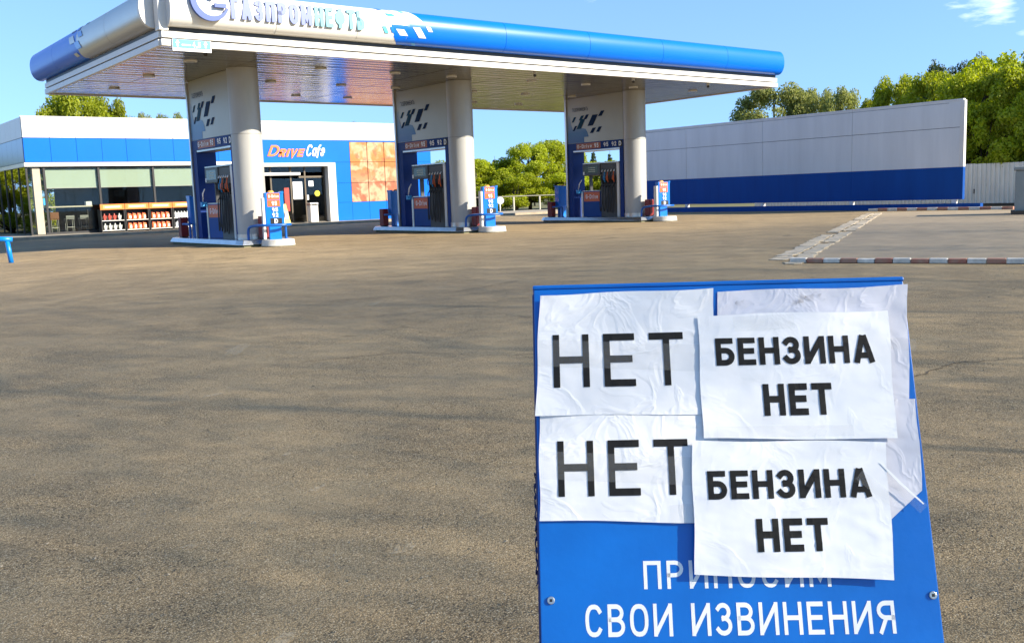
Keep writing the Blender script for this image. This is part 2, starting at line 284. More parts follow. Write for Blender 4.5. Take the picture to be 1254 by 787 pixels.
# ---------------------------------------------------------------- stroke lettering
def arc(cx, cy, rx, ry, a0, a1, n=10, e=1.0):
    P = []
    for i in range(n+1):
        a = R(a0+(a1-a0)*i/n); c_, s_ = math.cos(a), math.sin(a)
        P.append((cx+rx*math.copysign(abs(c_)**e, c_), cy+ry*math.copysign(abs(s_)**e, s_)))
    return P
E_ = .82
V0 = [(0,0),(0,1)]; V1 = [(1,0),(1,1)]
GL = {  # glyph: (width, strokes)
 'Н': (.74, [V0, V1, [(0,.52),(1,.52)]]), 'H': (.74, [V0, V1, [(0,.52),(1,.52)]]),
 'Е': (.64, [[(1,1),(0,1),(0,0),(1,0)], [(0,.52),(.9,.52)]]), 'E': (.64, [[(1,1),(0,1),(0,0),(1,0)], [(0,.52),(.9,.52)]]),
 'Т': (.70, [[(0,1),(1,1)], [(.5,0),(.5,1)]]),
 'Б': (.68, [[(.92,1),(0,1),(0,0)]+arc(.55,.28,.45,.28,-90,90)+[(0,.56)]]),
 'З': (.64, [arc(.46,.76,.46,.24,150,-90,12), arc(.47,.27,.53,.27,90,-150,12)]),
 'И': (.76, [V0, V1, ['d',(0,.06),(1,.94)]]),
 'А': (.80, [['d',(.02,0),(.47,1.0)], ['d',(.53,1.0),(.98,0)], ['d',(.2,.27),(.8,.27)]]),
 'П': (.72, [[(0,0),(0,1),(1,1),(1,0)]]), 'Г': (.56, [[(0,0),(0,1),(1,1)]]),
 'Р': (.68, [[(0,0),(0,1)]+arc(.5,.74,.5,.26,90,-90)+[(0,.48)]]),
 'О': (.74, [arc(.5,.5,.5,.5,90,450,24,E_)]), 'С': (.70, [arc(.5,.5,.5,.5,38,322,18,E_)]), 'C': (.70, [arc(.5,.5,.5,.5,38,322,18,E_)]),
 'М': (.88, [[(0,0),(0,1)], [(1,0),(1,1)], ['d',(0,.96),(.5,.28),(1,.96)]]),
 'В': (.68, [[(0,.53),(0,1)]+arc(.48,.765,.44,.235,90,-90)+[(0,.53)], [(0,.53),(0,0)]+arc(.5,.265,.5,.265,-90,90)+[(0.05,.53)]]),
 'Я': (.70, [[(1,0),(1,1)]+arc(.5,.74,.5,.26,90,270)+[(1,.48)], ['d',(.5,.48),(.02,0)]]),
 'Ф': (.86, [[(.5,0),(.5,1)], arc(.5,.53,.5,.33,90,450,20)]), 'Ь': (.66, [[(0,1),(0,0)]+arc(.5,.28,.5,.28,-90,90)+[(0,.56)]]),
 'G': (.74, [arc(.5,.5,.5,.5,42,360,20,E_)+[(.55,.5)]]), '-': (.4, [[(0,.45),(1,.45)]]), 'D': (.70, [[(0,0),(0,1)]+arc(.42,.5,.58,.5,90,-90,14)+[(0,0)]]),
 'R': (.68, [[(0,0),(0,1)]+arc(.5,.74,.5,.26,90,-90)+[(0,.48)], ['d',(.5,.48),(1,0)]]), 'I': (.0, [[(0,0),(0,1)]]), 'V': (.74, [['d',(0,1),(.5,0),(1,1)]]),
 'r': (.36, [[(0,0),(0,.7)], arc(.9,.3,.9,.4,180,95,6)]), 'i': (.0, [[(0,0),(0,.68)], [(0,.93),(0,.96)]]), 'v': (.56, [['d',(0,.7),(.5,0),(1,.7)]]),
 'e': (.56, [[(0,.36)]+arc(.5,.35,.5,.35,0,310,16)]), 'a': (.56, [arc(.5,.35,.5,.35,0,360,16), [(1,0),(1,.7)]]), 'f': (.42, [[(.35,-.15),(.35,.6)]+arc(.8,.75,.45,.25,180,80,6), [(0,.65),(.8,.65)]]),
 '9': (.6, [arc(.5,.70,.5,.30,0,360,16), [(1,.7)]+arc(.4,.55,.6,.55,0,-80,8)]), '5': (.6, [[(.9,1),(.12,1),(.05,.58)]+arc(.45,.32,.55,.32,110,-150,12)]),
 '2': (.6, [arc(.5,.70,.48,.30,165,-30,10)+[(0,0),(1,0)]]), '4': (.62, [[(.75,0),(.75,1),(0,.3),(1,.3)]]), ',': (.08, [[(0.5,.05),(0,-.12)]]), ' ': (.35, []),
}
def ribbon(P, t, cap):
    P = [Vector(p_) for p_ in P]; P = [p_ for i, p_ in enumerate(P) if i == 0 or (p_-P[i-1]).length > 1e-5]
    closed = (P[0]-P[-1]).length < 1e-4
    n = len(P)
    if not closed and cap:
        P[0] = P[0]+(P[0]-P[1]).normalized()*t/2; P[-1] = P[-1]+(P[-1]-P[-2]).normalized()*t/2
    Lf, Rt = [], []
    for i in range(n):
        if closed: a = P[i]-P[i-1 if i > 0 else n-2]; b = P[(i+1) if i < n-1 else 1]-P[i]
        else: a = P[i]-P[i-1] if i > 0 else P[1]-P[0]; b = P[i+1]-P[i] if i < n-1 else P[-1]-P[-2]
        a.normalize(); b.normalize(); na, nb = Vector((-a.y,a.x)), Vector((-b.y,b.x)); m_ = na+nb
        m_ = nb if m_.length < 1e-3 else m_.normalized(); k = min(1/max(m_.dot(nb),.1), 2.2)
        Lf.append(P[i]+m_*k*t/2); Rt.append(P[i]-m_*k*t/2)
    return Lf, Rt
def lettering(mb, text, o, ex, ey, width, height, t=.13, gap=.2, depth=0.0, shear=0, lift=.0004, disp=None, narrow=1, scales=None):
    """letters fitted into width x height from origin o along ex, up ey; t = stroke in cap heights"""
    o, ex, ey = Vector(o), Vector(ex).normalized(), Vector(ey).normalized(); nn = ex.cross(ey)
    tot = 0; adv = []
    for i, ch in enumerate(text):
        k_ = scales[i] if scales else 1
        wd = (GL[ch][0]*narrow*k_ + (t if GL[ch][0] < .01 else 0)); adv.append(tot); tot += max(wd, t) + gap
    tot -= gap; sx = width/tot; k = 0
    for i, ch in enumerate(text):
        wd, strokes = GL[ch]; k_ = scales[i] if scales else 1; wd = max(wd*narrow*k_, t)
        for st in strokes:
            cap = True
            if st and st[0] == 'd': cap = False; st = st[1:]
            pts = [(t/2+x*(wd-t), (t/2+y*(1-t))*k_) for x, y in st]
            if not cap: pts = [(t/2+x*(wd-t), y*k_) for x, y in st]
            if disp: pts = [(pts[0][0], pts[0][1])]+[(a[0]+(b[0]-a[0])*j/m2, a[1]+(b[1]-a[1])*j/m2) for a, b in zip(pts, pts[1:]) for m2 in [max(1, int(math.hypot(b[0]-a[0], b[1]-a[1])/.07))] for j in range(1, m2+1)]
            Lf, Rt = ribbon(pts, t, cap); vs_ = []; z = lift+min(lift*.25, .00006 if disp else 1)*(k % 5); k += 1; n = len(Lf)
            def mp_(q, zz):
                u = (adv[i]+q.x+shear*q.y)*sx; v = q.y*height
                d_ = disp(u, v) if disp else 0
                return o+ex*u+ey*v+nn*(zz+d_)
            top = [mp_(q, z+depth) for q in Lf]+[mp_(q, z+depth) for q in Rt]; fs = [(j, n+j, n+j+1, j+1) for j in range(n-1)]
            if depth:
                bot = [mp_(q, z) for q in Lf]+[mp_(q, z) for q in Rt]; m_ = 2*n
                fs += [(j, j+1, m_+j+1, m_+j) for j in range(n-1)]+[(n+j+1, n+j, m_+n+j, m_+n+j+1) for j in range(n-1)]
                fs += [(0, m_, m_+n, n), (n-1, 2*n-1, m_+2*n-1, m_+n-1)]
                mb.add(top+bot, fs)
            else: mb.add(top, fs)
    return mb

# ================================================================ the setting
def sheet(name, poly, z, m, kind='structure', parent=None):
    b = MB(); b.add([(x,y,z) for x,y in poly], [tuple(range(len(poly)))]); o = b.build(name, m, parent)
    if parent is None: tag(o, kind=kind)
    return o
sheet('ground', [(-900,-900),(900,-900),(900,900),(-900,900)], -.03, GRASS)
ASP = sheet('asphalt', [(-70,-45),(42.6,-45),(42.6,44.4),(-70,44.4)], 0, asph)
pv = MB(); pv.box(-70, 42.6, 44.4, 44.6, -.02, .13); pav = pv.build('kerb', KERB); tag(pav, kind='structure')
pv = MB(); pv.box(-70, 42.6, 44.603, 51.5, -.02, .125); tag(pv.build('pavement', CONCL), kind='structure')
# concrete unloading pad with its worn joint
PD = Vector((.8830, .4694, 0)); PN = Vector((.4694, -.8830, 0)); P0 = Vector((12.5, 9.0, 0))
def pad(a, b): q = P0+PD*a+PN*b; return (q.x, q.y)
PAD = sheet('concrete_pad', [pad(.1,.1), pad(26.0,.1), pad(26.0,9), pad(.1,9)], .004, CONC)
k = 0; a_ = -.2
while a_ < 24.2:
    L_ = random.uniform(.22, .75)
    for row in (0, 1):
        if random.random() < .16: continue
        b0 = -.34+row*.32; q = [(a_+.02, b0), (a_+L_-.02, b0+random.uniform(-.02,.02)), (a_+L_-.03, b0+.27), (a_+.01, b0+.26+random.uniform(-.02,.02))]
        q2 = []
        for i in range(4):
            x0, y0 = q[i]; x1, y1 = q[(i+1) % 4]
            for j in range(3): q2.append((x0+(x1-x0)*j/3+random.uniform(-.04,.04), y0+(y1-y0)*j/3+random.uniform(-.04,.04)))
        m_ = MB(); m_.prism([pad(*e) for e in q2][::-1], .0045, .014+random.uniform(0,.008)); m_.build('joint_slab', mat('joint_mortar', (.60, .50, .36), .85, var=.55, vscale=5, bump=.3, bscale=40), PAD)
    a_ += L_
def striped_kerb(label, p0, d, n, L_, wd, hh, mats=None):
    t = thing('striped_kerb', label, 'kerb', (p0[0], p0[1], .004)); d = Vector((*d, 0)).normalized(); nn = Vector((-d.y, d.x, 0)); rnd = random.Random(n)
    for i in range(n):
        m_ = MB(); o = Vector((p0[0], p0[1], .004))+d*L_*i; c_ = [o+d*.004, o+d*(L_-.004), o+d*(L_-.004)+nn*wd, o+d*.004+nn*wd]
        m_.prism([(c.x, c.y) for c in c_], .0045, hh+rnd.uniform(-.006,.006))
        ob = m_.build('kerb_block', (mat('kerb_white', (.75, .70, .62), .7, var=.4, vscale=7, contrast=.2) if i % 2 == 0 else mat('kerb_red', (.36, .10, .06), .75, var=.4, vscale=7, c2=(.36, .24, .17))), t, bevel=.012)
    return t
striped_kerb('red and white striped kerb along the near edge of the concrete pad', (12.62, 9.02), (1.25, -3.1), 26, .25, .13, .075)
striped_kerb('red and white striped kerb at the far end of the concrete pad', (36.75, 22.4), (.75, -5.2), 14, .40, .16, .12)

# faded paint, cracks and loose grit on the asphalt
FADE = bpy.data.materials.new('faded_paint'); FADE.use_nodes = True
_n = FADE.node_tree; _b = _n.nodes['Principled BSDF']; _b.inputs['Base Color'].default_value = (.56, .45, .29, 1); _b.inputs['Roughness'].default_value = .85
_t = _n.nodes.new('ShaderNodeTexCoord'); _z = _n.nodes.new('ShaderNodeTexNoise'); _z.inputs['Scale'].default_value = 30; _z.inputs['Detail'].default_value = 8; _z.inputs['Roughness'].default_value = .75
_r = _n.nodes.new('ShaderNodeValToRGB'); _r.color_ramp.elements[0].position = .40; _r.color_ramp.elements[1].position = .60; _r.color_ramp.elements[1].color = (.55,.55,.55,1)
_n.links.new(_t.outputs['Object'], _z.inputs['Vector']); _n.links.new(_z.outputs[0], _r.inputs[0]); _n.links.new(_r.outputs[0], _b.inputs['Alpha'])
def blotch(cx, cy, a, b, rz, seed):
    rnd = random.Random(seed); m_ = MB(); P = []
    for i in range(18):
        t = 2*math.pi*i/18; r_ = 1+rnd.uniform(-.3,.3); x, y = a*r_*math.cos(t), b*r_*math.sin(t); P.append((cx+x*math.cos(rz)-y*math.sin(rz), cy+x*math.sin(rz)+y*math.cos(rz), .003))
    m_.add(P, [tuple(range(18))]); m_.build('faded_paint_mark', FADE, ASP)
for i, q in enumerate([(3.07,7.63,.34,.07,.95), (.98,2.35,.12,.035,.7), (.72,2.25,.05,.02,.9), (1.75,3.6,.06,.025,.5), (2.2,5.9,.08,.03,.2), (1.65,2.75,.05,.03,.3), (1.9,4.2,.04,.02,1), (1.1,3.3,.03,.02,0), (.55,2.6,.03,.015,.4), (5.6,9.7,.22,.05,.8)]): blotch(*q, 50+i)
OIL = FADE.copy(); OIL.name = 'oil_stain'; OIL.node_tree.nodes['Principled BSDF'].inputs['Base Color'].default_value = (.12, .09, .055, 1); OIL.node_tree.nodes['Principled BSDF'].inputs['Roughness'].default_value = .5
for _nd in OIL.node_tree.nodes:
    if _nd.type == 'TEX_NOISE': _nd.inputs['Scale'].default_value = 6
    if _nd.type == 'VALTORGB': _nd.color_ramp.elements[0].position = .42; _nd.color_ramp.elements[1].position = .75; _nd.color_ramp.elements[1].color = (.6,.6,.6,1)
def stain(cx, cy, a, b, rz, seed):
    rnd = random.Random(seed); m_ = MB(); P = []
    for i in range(20):
        t = 2*math.pi*i/20; r_ = 1+rnd.uniform(-.25,.25); x, y = a*r_*math.cos(t), b*r_*math.sin(t); P.append((cx+x*math.cos(rz)-y*math.sin(rz), cy+x*math.sin(rz)+y*math.cos(rz), .0025))
    m_.add(P, [tuple(range(20))]); m_.build('oil_stain', OIL, ASP)
for i, q in enumerate([(9.6,24,.5,.25,.3),(9.2,27.5,.4,.5,.1),(15.8,25.5,.6,.4,0),(16.6,28,.5,.7,.2),(24.2,26,.6,.5,.4),(8.4,20.5,.35,.2,.8),(12.5,19.5,.3,.25,0),(17.5,18,.5,.2,.5),(4.1,10.2,.16,.08,.4),(5.9,7.3,.12,.07,1.2),(2.6,5.1,.07,.05,0),(7.9,12.8,.25,.12,.3),(22,22,.6,.25,.2),(19.5,14,.4,.15,.6)]): stain(*q, 80+i)
TYRE = OIL.copy(); TYRE.name = 'tyre_mark'
for _nd in TYRE.node_tree.nodes:
    if _nd.type == 'VALTORGB': _nd.color_ramp.elements[0].position = .40; _nd.color_ramp.elements[1].position = .8; _nd.color_ramp.elements[1].color = (.22,.22,.22,1)
def tyre(pts, wd):
    S_ = []
    for (p0, p1, p2) in [(Vector(pts[0]), Vector(pts[1]), Vector(pts[2]))]:
        for i in range(41): t = i/40; S_.append(p0*(1-t)**2+p1*2*t*(1-t)+p2*t*t)
    m_ = MB(); A = []
    for i, q in enumerate(S_):
        d = (S_[min(i+1,40)]-S_[max(i-1,0)]).normalized(); n2 = Vector((-d.y, d.x))*wd/2; A += [(q.x+n2.x, q.y+n2.y, .002), (q.x-n2.x, q.y-n2.y, .002)]
    m_.add(A, [(2*i, 2*i+1, 2*i+3, 2*i+2) for i in range(40)]); m_.build('tyre_mark', TYRE, ASP)
for a in ([(-6,9),(6,13),(9.0,33)], [(-6,7.4),(7.6,11.6),(10.4,33)][:3], [(-4,16),(10,17),(15.3,34)], [(24,7),(15,14),(14.2,34)], [(26,8),(20,16),(22.2,36)]): tyre(a, .24)
def crack(pts, seed, wd=.006):
    rnd = random.Random(seed); Lf, Rt = [], []
    for (x0,y0),(x1,y1) in zip(pts, pts[1:]):
        n = max(3, int(math.hypot(x1-x0, y1-y0)/.06))
        for i in range(n):
            x = x0+(x1-x0)*i/n+rnd.uniform(-.018,.018); y = y0+(y1-y0)*i/n+rnd.uniform(-.018,.018); ww = wd*rnd.uniform(.35,1.2); Lf.append((x,y+ww,.0035)); Rt.append((x,y-ww,.0035))
    n = len(Lf); m_ = MB(); m_.add(Lf+Rt, [(i, n+i, n+i+1, i+1) for i in range(n-1)]); m_.build('crack', mat('crack_dirt', (.06,.045,.028), .95, var=.5, vscale=14, c2=(.15,.11,.065)), ASP)
crack([(3.2,6.6),(3.9,6.4),(4.4,5.6),(5.2,5.3)], 1); crack([(4.6,8.8),(5.3,8.5),(6.3,8.6)], 2); crack([(5.2,3.0),(6.1,3.1),(6.9,2.7)], 3); crack([(5.5,10.4),(7.0,10.0),(8.4,10.5)], 4, .01); crack([(1.2,10.5),(2.2,10.1),(2.9,9.2)], 5, .008)
gm = MB(); rnd = random.Random(9)
for i in range(5200):
    d_ = 1.6+abs(rnd.gauss(0, 5)); an = YAW+rnd.uniform(-.55,.55); x, y = d_*math.sin(an), d_*math.cos(an); s = rnd.uniform(.0015,.0048)*(1+d_*.06)
    P = [(x+s*rnd.uniform(-1.4,1.4), y+s*rnd.uniform(-1.4,1.4), .001+s*rnd.uniform(.3,1)) for _ in range(3)]+[(x, y, .001+s*1.5)]
    gm.add(P, [(0,1,3),(1,2,3),(2,0,3),(0,2,1)])
tag(gm.build('grit', mat('loose_grit', (.05,.04,.028), .9, var=1, vscale=90, c2=(.36,.31,.23), contrast=.12)), 'small dark and pale stones scattered on the asphalt', 'grit', kind='stuff')

# ================================================================ canopy
CX0, CX1, CY0, CY1, CZ = 8.08, 31.72, 23.32, 34.58, 5.0
can = thing('station_canopy', 'flat filling station canopy with rounded blue and white fascia and metal ceiling', 'canopy', ((CX0+CX1)/2, (CY0+CY1)/2, CZ))
part('roof_deck', mat('roof_core', (.12,.12,.12), .8), can, (CX0+.12, CX1-.12, CY0+.12, CY1-.12, CZ+.02, CZ+1.2))
nx, ny = 16, 6; dx = (CX1-CX0-.1)/nx; dy = (CY1-CY0-.1)/ny; base = None
for i in range(nx):
    for j in range(ny):
        x = CX0+.05+i*dx; y = CY0+.05+j*dy
        if base is None:
            m_ = MB(); m_.box(.006, dx-.006, .006, dy-.006, 0, .015); base = m_.mesh('ceiling_panel', SOFF)
        o = bpy.data.objects.new('ceiling_panel', base); col.objects.link(o); o.parent = can; o.location = Vector((x, y, CZ+.002+random.uniform(0,.003)))-can.location
        o.rotation_euler = (random.uniform(-.0012,.0012), random.uniform(-.0012,.0012), 0)
for i, x in enumerate((9.6, 13.4, 15.9, 18.0, 21.3, 23.8, 26.2, 29.5)):
    for j, y in enumerate((25.6, 29.0, 32.4)):
        m_ = MB(); m_.cyl(x, y, CZ-.035, CZ+.001, .17, 20); lt = m_.build('ceiling_light', WHITE2, can); m_ = MB(); m_.cyl(x, y, CZ-.04, CZ-.0352, .13, 20); m_.build('light_glass', mat('frosted_glass', (.35,.35,.33), .2), lt)
for x in (9.3, 19.9, 24.3, 28.2):
    m_ = MB(); m_.cyl(x, 23.75, CZ-.07, CZ+.001, .05, 14); sd = m_.build('security_camera', WHITE2, can)
    m_ = MB(); m_.tube([(x, 23.75, CZ-.07), (x-.02, 23.72, CZ-.12)], .045, 12); m_.build('camera_lens', BLACK, sd)
# two-rib white edge band
for z0, z1, o_ in ((CZ-.03, CZ+.125, .02), (CZ+.165, CZ+.31, .0)):
    for nm, bx in (('edge_rib', (CX0-o_, CX1+o_, CY0-.04-o_, CY0+.05, z0, z1)), ('edge_rib', (CX0-o_, CX1+o_, CY1-.05, CY1+.04+o_, z0, z1)),
                   ('edge_rib', (CX0-.04-o_, CX0+.05, CY0+.052, CY1-.052, z0, z1)), ('edge_rib', (CX1-.05, CX1+.04+o_, CY0+.052, CY1-.052, z0, z1))):
        part(nm, WHITE, can, bx, bevel=.008)
part('shadow_gap', DARK, can, (CX0+.02, CX1-.02, CY0+.02, CY1-.02, CZ+.322, CZ+.44))
FZ0, FZ1, BULGE = CZ+.42, CZ+1.31, .36
def prof(s):   # s 0 bottom .. 1 top -> (outward, z)
    a = R(-90+180*s); return BULGE*max(math.cos(a), 0)**.72, (FZ0+FZ1)/2+(FZ1-FZ0)/2*math.sin(a)
def fascia(side, a0, a1, s0, s1, off, sh=0, n=14, caps=True, thick=.02):
    """strip of the bull-nosed fascia; side F front, L left, B back, R right; sh shifts the top along the run"""
    m_ = MB(); rows = []
    for i in range(n+1):
        s = s0+(s1-s0)*i/n; o_, z = prof(s); a = R(-90+180*s); o_ += off*max(math.cos(a),.15); z += off*math.sin(a)*.8
        rows.append((o_, z, sh*(i/n)))
    def P(a, o_, z):
        return {'F': (a, CY0-o_, z), 'B': (a, CY1+o_, z), 'L': (CX0-o_, a, z), 'R': (CX1+o_, a, z)}[side]
    A = [P(a0+q, o_, z) for o_, z, q in rows]; B = [P(a1+q, o_, z) for o_, z, q in rows]; k_ = n+1
    fs = [(i, k_+i, k_+i+1, i+1) for i in range(n)]
    if side in 'BL': fs = [f[::-1] for f in fs]
    if caps: fs += [tuple(range(k_)), tuple(range(2*k_-1, k_-1, -1))]
    m_.add(A+B, fs); return m_
def fpart(name, m, *a, parent=can, **k_): return fascia(*a, **k_).build(name, m, parent, auto=40)
XB = 14.75
# front: white run in panels, blue run in panels
xs = [8.3, 10.9, 13.2, XB]
for a, b in zip(xs, xs[1:]): fpart('white_fascia_panel', FWHITE, 'F', a, b-.012, 0, 1, 0)
xs = [XB, 18.2, 21.6, 25.0, 28.4, 31.75]
for a, b in zip(xs, xs[1:]): fpart('blue_fascia_panel', FBLUE, 'F', a, b-.012, 0, 1, 0)
fpart('end_cap', WHITE, 'F', 8.22, 8.296, 0, 1, .012); 
for (x, s0, s1, wd, sh, m) in [(14.74,.50,.985,.06,-.02,FBLUE),(14.62,.62,.98,.62,-.50,FWHITE),(14.52,.02,.30,.40,-.22,FBLUE),(14.33,.28,.52,.55,-.12,FBLUE),(14.5,.32,.44,.26,-.14,FWHITE),(15.12,.30,.50,.24,-.22,FWHITE),(15.42,.44,.53,.14,-.08,FWHITE),
     (14.24,.36,.47,.1,-.08,BLUE),(14.02,.34,.47,.12,-.1,CYAN),(14.60,.80,.90,.12,-.09,CYAN),(13.9,.84,.95,.12,-.12,BLUE),(14.15,.68,.74,.24,-.1,LBLUE),(15.0,.06,.17,.12,-.09,LBLUE)]:
    lvl = .006 if m in (FBLUE,) else (.012 if m is FWHITE else .018)
    fpart('chequer', m, 'F', x, x+wd, s0, s1, lvl, sh=sh, n=6, caps=False)
# left side: silver, then blue with chequers
for a, b in ((23.75, 26.5), (26.5, 29.2)): fpart('silver_fascia_panel', SILVER, 'L', a, b-.012, 0, 1, 0)
for a, b in ((29.2, 32.0), (32.0, 34.9)): fpart('blue_fascia_panel', FBLUE, 'L', a, b-.012, 0, 1, 0)
fpart('end_cap', WHITE, 'L', 23.62, 23.746, 0, 1, .012)
for (y, s0, s1, wd, sh, m) in [(28.75,.34,.5,.45,.2,BLUE),(28.5,.55,.68,.4,.2,BLUE),(28.9,.72,.96,.3,.25,FBLUE),(28.2,.8,.92,.3,.2,LBLUE),(29.3,.5,.66,.5,.2,SILVER),(29.4,.76,.86,.5,.2,SILVER),(29.3,.2,.3,.3,.1,SILVER)]:
    fpart('chequer', m, 'L', y, y+wd, s0, s1, .012, sh=sh, n=6, caps=False)
for a, b in ((23.6, 29.2), (29.2, 34.9)): fpart('blue_fascia_panel', FBLUE, 'R', a, b-.012, 0, 1, 0)
for a, b in ((8.3, 16), (16, 24), (24, 31.75)): fpart('blue_fascia_panel', FBLUE, 'B', a, b-.012, 0, 1, 0)
part('corner_post', WHITE, can, (CX0-.05, CX0+.18, CY0-.05, CY0+.24, CZ+.325, FZ1-.03), bevel=.02)
part('corner_post', WHITE, can, (CX1-.12, CX1+.03, CY0+.05, CY0+.24, CZ+.325, FZ1-.03), bevel=.02)
# raised lettering and emblem on the fascia
for txt, x0, x1, m in (('ГАЗПРОМ', 9.69, 11.86, LILAC), ('НЕФТЬ', 11.93, 13.38, mat('turquoise_plastic', (.015,.22,.29), .35))):
    m_ = MB(); lettering(m_, txt, (x0, CY0-BULGE-.005, FZ0+.24), (1,0,0), (0,.04,1), x1-x0, .50, t=.19, gap=.10, depth=.022, narrow=.62, lift=.002)
    m_.build('lettering', m, can)
ec = Vector((9.18, CY0-BULGE-.02, FZ0+.62)); m_ = MB(); P = arc(0, 0, .43, .43, 48, 338, 30); Lf = []; Rt = []
for i, (x, y) in enumerate(P):
    k_ = .025+.05*math.sin(math.pi*i/30); r_ = math.hypot(x, y); Lf.append(ec+Vector((x*(1+k_/r_), -.08, y*(1+k_/r_)))); Rt.append(ec+Vector((x*(1-k_/r_), -.08, y*(1-k_/r_))))
n_ = len(Lf); back = [q+Vector((0,.09,0)) for q in Lf+Rt]
m_.add(Lf+Rt+back, [(i, i+1, n_+i+1, n_+i) for i in range(n_-1)]+[(i+1, i, 2*n_+i, 2*n_+i+1) for i in range(n_-1)]+[(n_+i, n_+i+1, 3*n_+i+1, 3*n_+i) for i in range(n_-1)])
m_.slab([(.08,-.06),(.40,-.06),(.36,-.16),(.08,-.16)], ec+Vector((0,-.01,0)), (1,0,0), (0,0,1), .07)
m_.slab([(-.02,.06),(.06,.02),(.16,.10),(.2,.24),(.12,.44),(.14,.62),(.02,.46),(-.06,.28)], ec+Vector((0,-.01,0)), (1,0,0), (0,0,1), .07)
m_.build('emblem', LILAC, can)
# clearance plate hung on the edge band
cp = part('clearance_plate', LETW, can, (8.30, 9.24, CY0-.10, CY0-.064, CZ-.14, CZ+.13))
part('plate_face', mat('sky_blue_print', (.06,.38,.66), .4), cp, (8.31, 9.22, CY0-.106, CY0-.1005, CZ-.07, CZ+.125))
m_ = MB()
for x in (8.42, 9.1): m_.slab([(-.05,.02),(0,.10),(.05,.02),(.02,.02),(.02,-.06),(-.02,-.06),(-.02,.02)], (x, CY0-.1065, CZ+.02), (1,0,0), (0,0,1), .004)
m_.box(8.52, 8.74, CY0-.1105, CY0-.1065, CZ-.01, CZ+.02)
lettering(m_, '4,5', (8.78, CY0-.1065, CZ-.04), (1,0,0), (0,0,1), .2, .13, t=.2, gap=.2, depth=.002)
m_.build('plate_symbols', LETW, cp)

